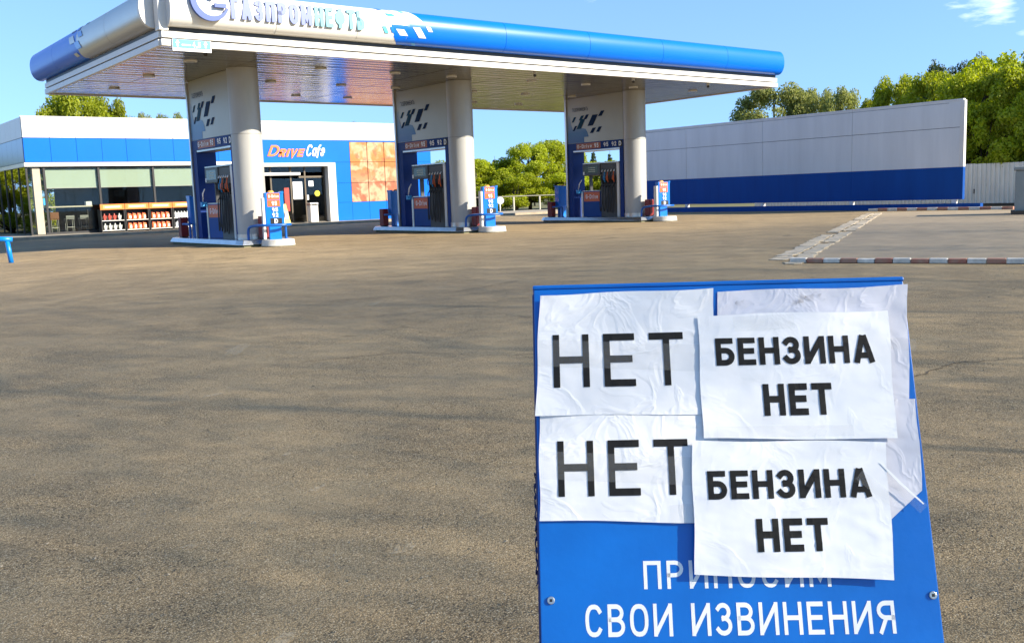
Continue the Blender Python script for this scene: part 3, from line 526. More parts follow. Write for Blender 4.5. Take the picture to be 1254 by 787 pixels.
# ================================================================ pylons, islands, dispensers, totems (local coordinates, then copied)
PYL = [(11.40, 26.52), (19.02, 26.66), (27.25, 26.60)]
WHO = ['of the leftmost pump island', 'of the middle pump island', 'of the rightmost pump island']
ISH = .20
def make_pylon():
    t = thing('canopy_pylon', '', 'pylon')
    m_ = MB(); m_.cyl(0, 0, ISH+.001, CZ-.001, .43, 40); c_ = m_.build('column', COLM, t, auto=40)
    m_ = MB(); m_.cyl(0, 0, ISH+.002, ISH+.14, .45, 40); m_.build('base_ring', STEEL, c_, auto=40)
    m_ = MB(); m_.cyl(0, 0, 3.16, 3.172, .434, 40); m_.build('shade_line_ring', mat('shade_line_grey', (.2,.19,.17), .5), c_, auto=40)  # thin dark ring drawn where the canopy's shade edge crosses the column
    x0, x1 = -.26, .36
    # bowed upper panel between column and far post
    n_ = 12; P = [(x0-.05*math.sin(math.pi*i/n_), .36+(3.62-.36)*i/n_) for i in range(n_+1)]+[(x1, 3.62), (x1, .36)]
    m_ = MB(); m_.prism(P[::-1], 3.203, CZ-.001); m_.build('upper_panel', PANEL, t, auto=30)
    m_ = MB(); m_.prism(P[::-1], 2.90, 3.198); hd = m_.build('price_header', NAVY, t, auto=30)
    xf = lambda y: x0-.05*math.sin(math.pi*(y-.36)/3.26)
    def sl(pts, off=.006):   # patch on the bowed face, points (y, z)
        b = MB(); n = len(pts); b.add([(xf(y)-off, y, z) for y, z in pts], [tuple(range(n))]); return b
    def strip(y0, y1, z0, z1, off):
        b = MB(); k_ = 6; A = [(xf(y0+(y1-y0)*i/k_)-off, y0+(y1-y0)*i/k_) for i in range(k_+1)]
        b.add([(x, y, z0) for x, y in A]+[(x, y, z1) for x, y in A], [(i, k_+1+i, k_+2+i, i+1) for i in range(k_)]); return b
    strip(1.60, 3.05, 2.93, 3.17, .003).build('orange_label', mat('dull_orange_print', (.36,.10,.035), .45), hd)
    def txt(s, ya, yb, z, h_, m, par, t_=.2):
        b = MB(); lettering(b, s, (xf((ya+yb)/2)-.012, ya, z), (0,-1,0), (0,0,1), ya-yb, h_, t=t_, gap=.22, lift=.002); b.build('lettering', m, par)
    txt('G-Drive', 2.98, 2.10, 2.98, .14, LETW, hd, .17); txt('95', 1.95, 1.70, 2.97, .17, LETW, hd)
    txt('95', 1.42, 1.15, 2.97, .17, LETW, hd); txt('92', .98, .72, 2.97, .17, LETW, hd)
    strip(.40, .64, 2.93, 3.17, .003).build('black_label', BLACK, hd); txt('D', .60, .46, 2.96, .18, LETW, hd)
    part('header_trim', STEEL, t, (x0+.01, x1-.01, .45, 3.3, 2.84, 2.898))
    part('far_post', NAVY, t, (x0, x1, 3.30, 3.60, ISH+.001, 2.897)); part('far_edge_trim', STEEL, t, (x0-.05, x1+.02, 3.623, 3.72, ISH+.001, CZ-.001))
    part('near_jamb', NAVY, t, (x0, x1, .40, .58, ISH+.001, 2.897))
    # printed graphics on the panel
    strip(2.55, 3.6, 3.21, 3.42, .0035).build('print_field', GRAD, t)
    ys_ = [3.6,3.5,3.42,3.36,3.3,3.24,3.15,3.0,2.85,2.7,2.55,2.45,2.36,2.28]; zt = [4.36,4.34,4.3,4.0,3.86,3.74,3.76,3.80,3.82,3.80,3.76,3.74,3.62,3.45]; b_ = MB(); k_ = len(ys_)
    b_.add([(xf(y)-.0045, y, 3.42) for y in ys_]+[(xf(y)-.0045, y, z) for y, z in zip(ys_, zt)], [(i, i+1, k_+i+1, k_+i) for i in range(k_-1)]); b_.build('print_field', GRAD, t)
    PRN = mat('printed_blue', (.002,.02,.075), .6, spec=.15); TEA = mat('printed_teal', (.01,.06,.12), .6, spec=.15)
    for (y, z, wd, hh, m) in [(1.55,4.18,.2,.2,PRN),(2.12,3.84,.32,.42,PRN),(2.05,3.55,.2,.2,PRN),(1.70,3.57,.18,.2,PRN),(2.42,4.12,.18,.18,PRN),(2.72,4.10,.18,.18,TEA),(2.82,3.76,.28,.38,TEA),(3.15,3.70,.14,.2,PRN),(3.2,4.05,.14,.2,TEA)]:
        sl([(y+wd/2+.05, z), (y-wd/2+.05, z), (y-wd/2-.12*hh/.2, z+hh), (y+wd/2-.12*hh/.2, z+hh)][::-1], .009).build('chequer', m, t)
    txt('ГАЗПРОМНЕФТЬ', 3.22, 2.28, 4.46, .15, PRN, t, .14)
    return t
def make_island():
    t = thing('pump_island', '', 'pump island')
    P = [(-.72,-.95),(.72,-.95),(.78,-.6),(.78,4.6),(.6,4.95),(-.6,4.95),(-.78,4.6),(-.78,-.6)]
    m_ = MB(); m_.prism(P, 0, ISH-.137); m_.build('plinth', mat('plinth_concrete', (.20,.19,.13), .85, var=.6, vscale=5, c2=(.10,.13,.06)), t)
    P2 = [(x*1.10, y+(.08 if y > 0 else -.08)) for x, y in P]; P3 = [(x*1.01, y) for x, y in P]; n_ = len(P)
    m_ = MB(); m_.add([(x,y,ISH-.135) for x,y in P2]+[(x,y,ISH) for x,y in P3], [tuple(range(n_-1,-1,-1)), tuple(range(n_,2*n_))]+[(i,(i+1)%n_,n_+(i+1)%n_,n_+i) for i in range(n_)]); m_.build('steel_edging', mat('edging_steel', (.58,.60,.62), .22, metal=.85, var=.25, vscale=3, bump=.1, bscale=6), t, bevel=.015)
    return t
def make_totembase():
    t = thing('bollard_base', '', 'base'); m_ = MB(); m_.cyl(0, 0, 0, .19, .47, 28, .44); m_.build('disc', mat('white_painted_concrete', (.66,.64,.58), .6, var=.35, vscale=5), t, auto=30)
    m_ = MB(); m_.cyl(0, 0, 0, .03, .48, 28); m_.build('dirty_foot', mat('dirty_concrete', (.2,.18,.12), .9, var=.5, vscale=6), t, auto=30)
    return t
def make_totem():
    t = thing('price_totem', '', 'totem')
    m_ = MB(); P = [(-.27,-.10),(.27,-.14),(.27,.14),(-.27,.10)]; m_.prism(P, .46, 1.44); b = m_.build('body', BLUE, t, bevel=.02)
    m_ = MB(); m_.prism([(-.17,-.08),(.17,-.08),(.17,.08),(-.17,.08)], .0, .46); m_.build('foot', BLUE, t)
    part('side_plate', WHITE2, t, (-.345, -.28, -.1, .1, .02, 1.28))
    part('top_fin', BLUE, t, (.20, .275, -.15, .15, 1.40, 1.47))
    m_ = MB(); m_.cyl(-.06, 0, 1.43, 1.5, .12, 16, .06); m_.build('lamp', mat('orange_cap', (.75,.33,.08), .4), t, auto=40)
    yf = lambda x: -.12-.04*(x/.54)-.003
    def pl(x0, x1, z0, z1, m, off, nm):
        q = MB(); q.add([(x0, yf(x0)-off, z0), (x1, yf(x1)-off, z0), (x1, yf(x1)-off, z1), (x0, yf(x0)-off, z1)], [(0,1,2,3)]); return q.build(nm, m, b)
    pl(-.20, .16, 1.22, 1.42, mat('coral_print', (.62,.15,.06), .4), .003, 'orange_label'); pl(-.20, .16, 1.01, 1.205, ORANGE, .003, 'orange_label'); pl(-.14, .19, .475, .655, BLACK, .003, 'black_label')
    def tx(s, x0, wd, z, hh, th=.2):
        q = MB(); lettering(q, s, (x0, yf(x0+wd)-.008, z), (1,0,0), (0,0,1), wd, hh, t=th, gap=.22, lift=.001); q.build('lettering', LETW, b)
    tx('G-Drive', -.17, .3, 1.28, .09, .17); tx('95', -.08, .15, 1.04, .13); tx('95', -.08, .17, .85, .125); tx('92', -.08, .17, .69, .125); tx('D', -.03, .1, .495, .14)
    return t
def make_guard():
    t = thing('guard_rail', '', 'guard rail')
    path = [(-.62,.42,-.02),(-.62,.40,.25),(-.58,.30,.36),(-.44,-.02,.40),(-.36,-.27,.40),(-.10,-.36,.40),(.25,-.34,.40),(.44,-.16,.40),(.45,.18,.40),(.44,.42,.37),(.44,.45,.22),(.44,.45,-.02)]
    P = [Vector(p_) for p_ in path]; S = []
    for i in range(len(P)-1):
        p0, p1, p2, p3 = P[max(i-1,0)], P[i], P[i+1], P[min(i+2,len(P)-1)]
        for k_ in range(5):
            u = k_/5; S.append(.5*((2*p1)+(p2-p0)*u+(2*p0-5*p1+4*p2-p3)*u*u+(-p0+3*p1-3*p2+p3)*u**3))
    S.append(P[-1]); m_ = MB(); m_.tube(S, .038, 10); m_.build('tube', mat('blue_tube_paint', (.0,.10,.42), .35, var=.2, vscale=9), t, smooth=True)
    m_ = MB(); m_.cyl(-.62,.42,-.019,.005,.075,14); m_.cyl(.44,.45,-.019,.005,.075,14); m_.build('floor_flange', mat('blue_tube_paint'), t)
    return t
def make_firebox():
    t = thing('fire_box', '', 'fire box'); part('box', RED, t, (-.12,.12,-.13,.13,.02,.64), bevel=.015); part('door', RED, t, (-.105,.105,-.143,-.1305,.05,.61), bevel=.004)
    part('foot', BLACK, t, (-.1,.1,-.11,.11,0,.0195)); m_ = MB(); m_.box(.08,.10,-.158,-.1435,.36,.46); m_.build('handle', STEEL, t); return t
def make_dispenser():
    t = thing('fuel_dispenser', '', 'fuel dispenser'); x0, x1 = -.22, .32
    part('hose_tower', mat('dispenser_grey', (.07,.065,.055), .5, metal=.1, var=.15, vscale=4), t, (x0, x1, .80, 1.72, .0, 2.10))
    part('side_panel', WHITE2, t, (x0-.02, x1+.02, .66, .797, .0, 2.12), bevel=.01)
    part('top_cap', STEEL, t, (x0-.025, x1+.025, .655, 2.75, 2.123, 2.17), bevel=.008)
    s = part('display_head', mat('display_housing', (.05,.055,.05), .4), t, (x0-.03, x1+.03, 1.723, 2.75, 1.66, 2.12), bevel=.015)
    part('screen', mat('lcd_screen', (.06,.10,.075), .15), s, (x0-.036, x0-.0305, 1.85, 2.62, 1.76, 2.05))
    m_ = MB()
    for z in (1.80, 1.87, 1.95): m_.box(x0-.0375, x0-.0362, 2.0, 2.4, z, z+.035)
    m_.build('screen_digits', mat('lcd_digits', (.35,.38,.28), .4), s)
    part('screen_sticker', LETW, s, (x0-.037, x0-.0305, 2.64, 2.72, 1.70, 1.82))
    p_ = part('pedestal', mat('pedestal_blue', (.0,.055,.27), .5, spec=.25, var=.1), t, (x0, x1, 1.723, 2.78, .0, 1.03), bevel=.015)
    part('pedestal_top', STEEL, t, (x0-.01, x1+.01, 1.723, 2.8, 1.033, 1.06))
    part('pedestal_edge', STEEL, t, (x0-.005, x1, 2.79, 2.9, .0, 1.02))
    lb = part('orange_label', mat('rust_orange_print', (.62,.13,.04), .45), p_, (x0-.008, x0-.0005, 1.79, 2.73, .62, 1.0))
    m_ = MB(); lettering(m_, 'G-Drive', (x0-.009, 2.62, .73), (0,-1,0), (0,0,1), .72, .17, t=.17, gap=.2, lift=.002); m_.build('lettering', LETW, lb)
    part('riser', DARK, t, (x0+.2, x1-.2, 2.55, 2.62, 1.062, 1.659))
    rnd = random.Random(3)
    for k_ in range(5):
        y = .90+k_*.17; c_ = [ORANGE, BLACK, ORANGE, LBLUE, BLACK][k_]
        part('nozzle_holster', mat('holster_black', (.02,.02,.022), .5), t, (x0-.05, x0-.0005, y-.06, y+.06, 1.30, 1.62))
        m_ = MB(); m_.tube([(x0-.06, y, 1.36), (x0-.09, y, 1.50), (x0-.10, y, 1.66), (x0-.075, y, 1.78)], .02, 8); m_.tube([(x0-.085, y, 1.44), (x0-.15, y, 1.46), (x0-.15, y, 1.60), (x0-.10, y, 1.64)], .014, 6); nz_ = m_.build('nozzle', c_, t, smooth=True)
        m_ = MB(); m_.tube([(x0-.075, y, 1.78), (x0-.03, y, 1.86)], .02, 8); m_.build('spout', LETW, nz_, smooth=True)
        lo = .18+rnd.uniform(-.08,.12); q = []
        for i in range(17):
            u = i/16; yy = y+.03*math.sin(u*7+k_); zz = 1.36*(1-u)**1.0 if u < .5 else 1.36*(u-.0)*.0
            q.append((x0-.085-.04*math.sin(math.pi*u), y-.05+.16*u+.03*math.sin(u*6+k_), lo+(1.36-lo)*(abs(2*u-1)**1.7)))
        q[-1] = (x0-.02, y+.09, 1.25)
        m_ = MB(); m_.tube(q, .019, 7); m_.build('hose', BLACK, t, smooth=True)
    # wiper bracket on the far post side
    part('wiper_bracket', LBLUE, t, (x0-.12, x0+.05, 2.95, 3.08, .95, 1.10), bevel=.01)
    m_ = MB(); m_.tube([(x0-.05, 3.02, 1.1), (x0-.09, 2.90, 1.35), (x0-.06, 2.78, 1.5)], .018, 7); m_.build('wiper_handle', LETW, t, smooth=True)
    return t
protos = [make_pylon(), make_island(), make_totembase(), make_totem(), make_guard(), make_firebox(), make_dispenser()]
GRP = ['canopy pylons', 'pump islands', 'totem bases', 'price totems', 'blue guard rails', 'red fire boxes', 'fuel dispensers']
def place(i, first, loc, rz, label):
    o = protos[i] if first else copy_tree(protos[i]); o.location = loc; o.rotation_euler.z = rz; tag(o, label, group=GRP[i])
    if i == 3: o.scale = (.95, .95, .90)
for k_, (x, y) in enumerate(PYL):
    f = k_ == 0; wh = WHO[k_]
    place(0, f, (x, y, 0), 0, 'tall canopy pylon with round column and chequered panel '+wh)
    place(1, f, (x+.02, y, 0), 0, 'long low steel-edged kerb '+wh)
    place(6, f, (x, y, ISH+.001), 0, 'fuel dispenser with hanging black hoses inside the pylon '+wh)
    place(2, f, (x+.12, y-1.40, 0), 0, 'round white base under the near totem '+wh)
    place(3, f, (x+.08, y-1.33, .192), R(-12), 'blue price totem at the near end '+wh); place(3, False, (x+.02, y+4.42, ISH+.001), R(180), 'blue price totem at the far end '+wh)
    place(4, f, (x+.06, y-1.28, .192), R(-12), 'blue bent tube guard rail around the near totem '+wh); place(4, False, (x+.0, y+4.30, ISH+.021), R(180), 'blue bent tube guard rail at the far end '+wh)
    place(5, f, (x+.06, y-.66, ISH+.001), 0, 'red box at the foot of the column '+wh); place(5, False, (x-.38, y+4.62, ISH+.001), R(180), 'red box beside the far totem '+wh)

# ================================================================ shop building
BY, BX0, BX1, BD = 46.2, 9.66, 30.8, 12.0; BT = 5.26; FL = .13
shop = thing('shop_building', 'single storey shop with white parapet, blue band, glazed front and cafe entrance', 'building', (BX0, BY, FL))
XS = [BX0+1.085*i for i in range(20)]; XS[-1] = BX1
JT = mat('panel_backing', (.05,.06,.08), .7)
part('parapet_core', JT, shop, (BX0+.03, BX1-.03, BY+.06, BY+BD-.03, 3.32, BT-.05))
gb = random.Random(5)
def panels(name, m, xs_, z0, z1, yo=0):
    for a, b in zip(xs_, xs_[1:]): part(name, m, shop, (a+.007, b-.007, BY-.0+yo+gb.uniform(-.003,.003), BY+.055, z0+.006, z1-.006))
panels('parapet_panel', WHITE, XS, 4.38, BT)
panels('blue_band_panel', FBLUE, [x for x in XS if x < 19.5], 3.32, 4.37)
part('parapet_cap', WHITE2, shop, (BX0-.03, BX1+.03, BY-.03, BY+.12, BT+.002, BT+.05))
for i in range(11): # left side panels
    y0, y1 = BY+.06+i*1.085, min(BY+.06+(i+1)*1.085, BY+BD)
    part('side_parapet_panel', WHITE, shop, (BX0-.02, BX0+.025, y0+.007, y1-.007, 4.386, BT-.006)); part('side_blue_panel', mat('silver_blue_panel', (.20,.26,.34), .3, metal=.5, var=.1), shop, (BX0-.02, BX0+.025, y0+.007, y1-.007, 3.326, 4.364))
part('eave_strip', WHITE2, shop, (BX0-.05, 19.35, BY-.06, BY+.3, 3.13, 3.30)); part('eave_strip', WHITE2, shop, (BX0-.05, BX0+.25, BY+.302, BY+BD, 3.13, 3.30))
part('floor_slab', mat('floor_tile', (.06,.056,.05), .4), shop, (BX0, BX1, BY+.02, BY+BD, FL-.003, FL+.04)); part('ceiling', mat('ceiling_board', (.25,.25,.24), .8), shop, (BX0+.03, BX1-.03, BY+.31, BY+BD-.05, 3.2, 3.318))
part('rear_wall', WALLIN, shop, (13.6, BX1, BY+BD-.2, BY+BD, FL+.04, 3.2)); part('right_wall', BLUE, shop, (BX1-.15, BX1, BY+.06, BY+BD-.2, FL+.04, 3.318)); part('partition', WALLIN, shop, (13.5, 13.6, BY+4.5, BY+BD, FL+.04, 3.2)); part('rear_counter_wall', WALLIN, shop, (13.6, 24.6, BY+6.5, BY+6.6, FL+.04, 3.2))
# front glazing: mullions, panes, blinds
MX = [10.40, 12.70, 15.15, 17.45, 19.35]
for x in MX: part('mullion', DARK, shop, (x-.045, x+.045, BY+.06, BY+.16, FL+.04, 3.13))
part('bottom_rail', DARK, shop, (BX0+.62, 19.3, BY+.065, BY+.155, FL+.04, FL+.11)); part('top_rail', DARK, shop, (BX0+.62, 19.3, BY+.065, BY+.155, 3.06, 3.128))
for a, b in zip(MX, MX[1:]):
    part('window_pane', GLASS, shop, (a+.047, b-.047, BY+.10, BY+.108, FL+.112, 3.058)); part('roller_blind', BLIND, shop, (a+.06, b-.06, BY+.20, BY+.205, 2.20, 3.05))
    part('blind_rod', WHITE2, shop, (a+.06, b-.06, BY+.193, BY+.213, 2.17, 2.197))
part('corner_column', mat('stone_cladding', (.42,.37,.28), .6, var=.2, vscale=4), shop, (9.93, 10.24, BY+.10, BY+.40, FL+.04, 3.128)); part('corner_glass', GLASS, shop, (BX0+.045, 9.925, BY+.10, BY+.108, FL+.05, 3.12)); part('corner_glass', GLASS, shop, (10.245, 10.35, BY+.10, BY+.108, FL+.05, 3.12))
for i in range(9):
    y = BY+.05+i*1.45; part('side_mullion', DARK, shop, (BX0, BX0+.07, y, y+.08, FL+.04, 3.128))
    if i < 8: part('side_pane', GLASS2, shop, (BX0+.03, BX0+.038, y+.082, y+1.448, FL+.05, 3.12))
for i in range(4):
    x = BX0+.1+i*1.1; part('rear_mullion', DARK, shop, (x, x+.07, BY+BD-.1, BY+BD-.02, FL+.04, 3.128)); 
    if i < 3: part('rear_pane', GLASS2, shop, (x+.072, x+1.098, BY+BD-.07, BY+BD-.06, FL+.05, 3.12))
# entrance portal
pt = part('entrance_portal', WHITE, shop, (24.12, 24.56, BY-.28, BY+.2, FL, 3.02), (19.36, 19.78, BY-.28, BY+.2, FL, 3.02), (19.36, 24.56, BY-.28, BY+.2, 3.022, 3.20))
for a, b in ((19.36, 24.58),): part('cafe_sign_panel', FBLUE, shop, (a, b-.007, BY-.03, BY+.055, 3.215, 4.37))
for a, b in ((24.58, 25.6),):
    for z0, z1 in ((3.23, 4.37), (2.13, 3.23), (1.10, 2.13), (FL, 1.10)): part('blue_wall_panel', FBLUE, shop, (a+.007, b-.007, BY-.0, BY+.055, z0+.006, z1-.006))
part('wall_backing', JT, shop, (24.565, BX1-.03, BY+.06, BY+.12, FL, 3.318))
mur = []
for i in range(3):
    for j, (z0, z1) in enumerate(((3.23, 4.30), (2.13, 3.23), (1.10, 2.13))): part('mural_panel', MURAL, shop, (25.6+i*1.065+.02, 25.6+(i+1)*1.065-.02, BY-.0, BY+.055, z0+.012, z1-.012))
    part('blue_wall_panel', FBLUE, shop, (25.6+i*1.065+.007, 25.6+(i+1)*1.065-.007, BY, BY+.055, FL, 1.094)); part('blue_wall_panel', FBLUE, shop, (25.6+i*1.065+.007, 25.6+(i+1)*1.065-.007, BY, BY+.055, 4.306, 4.37))
for a, b in ((28.8, 29.8), (29.8, BX1)):
    for z0, z1 in ((3.23, 4.37), (2.13, 3.23), (1.10, 2.13), (FL, 1.10)): part('blue_wall_panel', FBLUE, shop, (a+.007, b-.007, BY, BY+.055, z0+.006, z1-.006))
m_ = MB(); z_ = 3.52
lettering(m_, 'DRIVE', (20.86, BY-.035, z_), (1,0,0), (0,0,1), 1.95, .40, t=.24, gap=.09, depth=.03, shear=.32, narrow=.95, scales=[1.5,1,1,1,1], lift=.002)
m_.build('orange_sign_letters', mat('orange_letters', (.80,.17,.03), .4), shop)
m_ = MB(); lettering(m_, 'Cafe', (22.98, BY-.035, z_+.02), (1,0,0), (0,0,1), 1.05, .60, t=.14, gap=.05, depth=.03, shear=.32, narrow=.8, lift=.002); m_.build('white_sign_letters', LETW, shop)
# doors and glazing inside the portal
for x in (19.8, 21.05, 22.15, 22.95, 24.05): part('door_post', mat('bronze_frame', (.11,.09,.065), .4, metal=.4), shop, (x-.04, x+.04, BY+.10, BY+.18, FL+.04, 3.02))
part('door_transom', WHITE2, shop, (19.8, 22.6, BY-.12, BY+.09, 2.58, 2.72)); part('door_transom', mat('bronze_frame'), shop, (22.61, 24.1, BY+.105, BY+.175, 2.44, 2.54))
for a, b in ((21.09, 22.11), (22.19, 22.91), (22.99, 24.01)): part('door_pane', GLASS, shop, (a, b, BY+.13, BY+.138, FL+.05, 2.43)); 
part('transom_pane', GLASS, shop, (19.85, 24.0, BY+.13, BY+.138, 2.73, 3.01))
part('notice_sheet', LETW, shop, (22.25, 22.78, BY+.12, BY+.124, 1.35, 2.25)); part('notice_sheet', LETW, shop, (23.15, 23.42, BY+.12, BY+.124, 2.0, 2.28)); part('notice_sheet', LETW, shop, (23.02, 23.12, BY+.12, BY+.124, 1.3, 1.55))
m_ = MB(); m_.slab([(.15*math.cos(2*math.pi*i/20), .15*math.sin(2*math.pi*i/20)) for i in range(20)], (23.62, BY+.125, 1.62), (1,0,0), (0,0,1), .004); m_.build('yellow_dot_sticker', mat('yellow_vinyl', (.80,.70,.03), .4), shop)
part('red_door_banner', mat('red_vinyl', (.35,.03,.02), .5), shop, (21.75, 22.02, BY+.12, BY+.124, .75, 1.95)); part('blue_sticker', LBLUE, shop, (10.26, 10.34, BY+.085, BY+.089, 1.45, 1.75))
for i in range(4):
    m_ = MB(); m_.cyl(20.9+i*.85, BY+.9, 3.17, 3.199, .08, 12); m_.build('ceiling_lamp', mat('lamp_disc', (.8,.8,.75), .4), shop)
# interior furniture
ct = thing('window_counter', 'cream counter top behind the left shop window', 'counter', (11.4, BY+.75, FL+.04)); part('counter_top', CREAM, ct, (10.42, 12.4, BY+.45, BY+.95, 1.32, 1.38)); part('support', DARK, ct, (10.6, 10.66, BY+.66, BY+.74, FL+.04, 1.319), (12.2, 12.26, BY+.66, BY+.74, FL+.04, 1.319))
cb = part('paper_box', LETW, None, (12.15, 12.4, BY+.5, BY+.75, 1.383, 1.56)); tag(cb, 'small white box on the right end of the cream window counter', 'box')
for k_, (x, lab) in enumerate(((10.75, 'brown backed bar chair under the window counter, nearest the corner'), (11.4, 'grey framed bar chair in the middle under the window counter'), (12.0, 'grey framed bar chair at the right end of the window counter'))):
    t = thing('bar_chair', lab, 'chair', (x, BY+.62, FL+.041), 0, 'bar chairs inside the shop window'); y = BY+.62
    part('seat', [mat('brown_seat', (.22,.09,.04), .6), GREYC, GREYC][k_], t, (x-.18, x+.18, y-.16, y+.16, .78, .83)); part('backrest', [mat('brown_seat'), GREYC, GREYC][k_], t, (x-.18, x+.18, y-.19, y-.165, .84, 1.12 if k_ == 0 else .95))
    for sx in (-.16, .14):
        for sy in (-.15, .13): part('leg', GREYC, t, (x+sx, x+sx+.02, y+sy, y+sy+.02, FL+.042, .779))
    part('foot_rest', WHITE2, t, (x-.14, x+.14, y-.149, y-.132, .42, .44))
# display racks with bottles on the pavement
for k_ in range(4):
    x0 = 12.44+k_*1.085; x1 = x0+1.05; y0 = BY-.62; y1 = BY-.12
    rk = thing('display_rack', ['leftmost black display rack under the shop window, with pale and red bottles', 'second display rack from the left, with orange canisters', 'third display rack from the left, with orange canisters', 'rightmost display rack, with white bottles and white packs'][k_], 'rack', ((x0+x1)/2, (y0+y1)/2, .126), 0, 'display racks outside the shop')
    part('side_frame', DARK, rk, (x0, x0+.035, y0, y1, .126, 1.14)); part('side_frame', DARK, rk, (x1-.035, x1, y0, y1, .126, 1.14)); part('back_panel', DARK, rk, (x0+.036, x1-.036, y1-.03, y1, .16, 1.14))
    for z in (.2, .64): part('shelf', WHITE2, rk, (x0+.036, x1-.036, y0+.01, y1-.031, z, z+.03))
    hd = part('header_board', ORANGE2, rk, (x0-.005, x1+.005, y0-.02, y0+.04, 1.145, 1.40)); part('header_frame', mat('pale_orange', (.72,.36,.13), .5), hd, (x0+.12, x1-.12, y0-.024, y0-.0205, 1.20, 1.345)); part('header_strip', LETW, hd, (x0+.2, x1-.2, y0-.027, y0-.0245, 1.25, 1.295))
    part('top_board', DARK, rk, (x0, x1, y0+.042, y1, 1.141, 1.17))
    for lv, z in enumerate((.231, .671)):
        n_ = 4 if k_ < 3 else (3 if lv == 0 else 6)
        for i in range(n_):
            bx = x0+.09+(x1-x0-.18)*(i+.5)/n_; hw = .36*(x1-x0-.18)/n_; hh = .30 if k_ < 3 else (.27 if lv == 0 else .3)
            kind = 0 if k_ in (1, 2) else (3 if k_ == 3 else (1 if lv == 1 and i < 3 else 2))
            mm = [ORANGE, mat('dull_red_plastic', (.42,.07,.05), .4), mat('pale_plastic', (.55,.57,.52), .4), mat('white_plastic', (.72,.74,.74), .35)][kind]
            b = MB(); yc = y0+.17
            if k_ == 0: # narrow-footed bottles
                b.add([(bx-hw*.45,yc-.05,z),(bx+hw*.45,yc-.05,z),(bx+hw*.45,yc+.05,z),(bx-hw*.45,yc+.05,z),(bx-hw,yc-.09,z+hh*.7),(bx+hw,yc-.09,z+hh*.7),(bx+hw,yc+.09,z+hh*.7),(bx-hw,yc+.09,z+hh*.7)], [(0,3,2,1),(0,1,5,4),(1,2,6,5),(2,3,7,6),(3,0,4,7),(4,5,6,7)]); b.cyl(bx, yc, z+hh*.701, z+hh, hw*.45, 10, hw*.3)
            elif k_ == 3: b.box(bx-hw, bx+hw, yc-.08, yc+.08, z, z+hh*.8); b.cyl(bx, yc, z+hh*.801, z+hh, hw*.35, 10)
            else: # canister with shoulder, handle gap and neck
                b.add([(bx-hw,yc-.09,z),(bx+hw,yc-.09,z),(bx+hw,yc+.09,z),(bx-hw,yc+.09,z),(bx-hw,yc-.09,z+hh*.72),(bx+hw,yc-.09,z+hh*.72),(bx+hw,yc+.09,z+hh*.72),(bx-hw,yc+.09,z+hh*.72),(bx-hw*.2,yc-.06,z+hh*.92),(bx+hw*.95,yc-.06,z+hh*.88),(bx+hw*.95,yc+.06,z+hh*.88),(bx-hw*.2,yc+.06,z+hh*.92)],
                      [(0,3,2,1),(0,1,5,4),(1,2,6,5),(2,3,7,6),(3,0,4,7),(4,5,9,8),(5,6,10,9),(6,7,11,10),(7,4,8,11),(8,9,10,11)]); b.cyl(bx-hw*.5, yc, z+hh*.80, z+hh, hw*.28, 10)
            nm = 'canister' if kind == 0 else 'bottle'; o = b.build(nm, mm)
            tag(o, ['orange canister on the '+('upper' if lv else 'lower')+' shelf of the '+('second' if k_ == 1 else 'third')+' rack from the left', 'red bottle on the upper shelf of the leftmost rack', 'pale bottle on the '+('upper' if lv else 'lower')+' shelf of the leftmost rack', ('white bottle on the upper' if lv else 'square white pack on the lower')+' shelf of the rightmost rack'][kind], nm, 'goods on rack %s, %s shelf%s' % (['one','two','three','four'][k_], 'upper' if lv else 'lower', ' red' if kind == 1 else ''))
            if kind in (0, 3):
                q = MB(); q.box(bx-hw*.1, bx+hw*.9, yc-.095, yc-.091, z+.05, z+hh*.6) if kind == 0 else q.box(bx-hw*.8, bx+hw*.8, yc-.085, yc-.081, z+.04, z+hh*.55); q.build('paper_label', LETW if kind == 0 else mat('blue_grey_label', (.4,.5,.58), .5), o)
# litter bin and caution stand by the entrance
bn = thing('litter_bin', 'pale steel litter bin standing right of the cafe doors', 'bin', (22.86, BY-.75, .126)); m_ = MB(); m_.box(22.64, 23.08, BY-.95, BY-.55, .15, 1.0); m_.build('body', WHITE2, bn, bevel=.03); part('lid', STEEL, bn, (22.62, 23.10, BY-.97, BY-.53, 1.003, 1.14), bevel=.03); part('opening', BLACK, bn, (22.73, 22.99, BY-.974, BY-.9705, 1.03, 1.11)); part('foot', BLACK, bn, (22.68, 23.04, BY-.9, BY-.6, .126, .149))
cs = thing('caution_stand', 'yellow and white folding caution stand leaning by the open cafe door', 'caution stand', (21.5, BY-.3, .126))
for s_ in (-1, 1):
    m_ = MB(); yb, ytp = BY-.3+s_*.2, BY-.3+s_*.03; A = [(21.38,yb,.126),(21.72,yb,.126),(21.58,ytp,1.12),(21.36,ytp,1.12)]; m_.add(A+[(a,b+.02,c) for a,b,c in A], [(0,1,2,3),(7,6,5,4),(0,4,5,1),(1,5,6,2),(2,6,7,3),(3,7,4,0)]); p_ = m_.build('leaf', mat('yellow_plastic', (.75,.58,.06), .45), cs)
part('white_panel', LETW, cs, (21.44, 21.6, BY-.49, BY-.486, .35, .75))

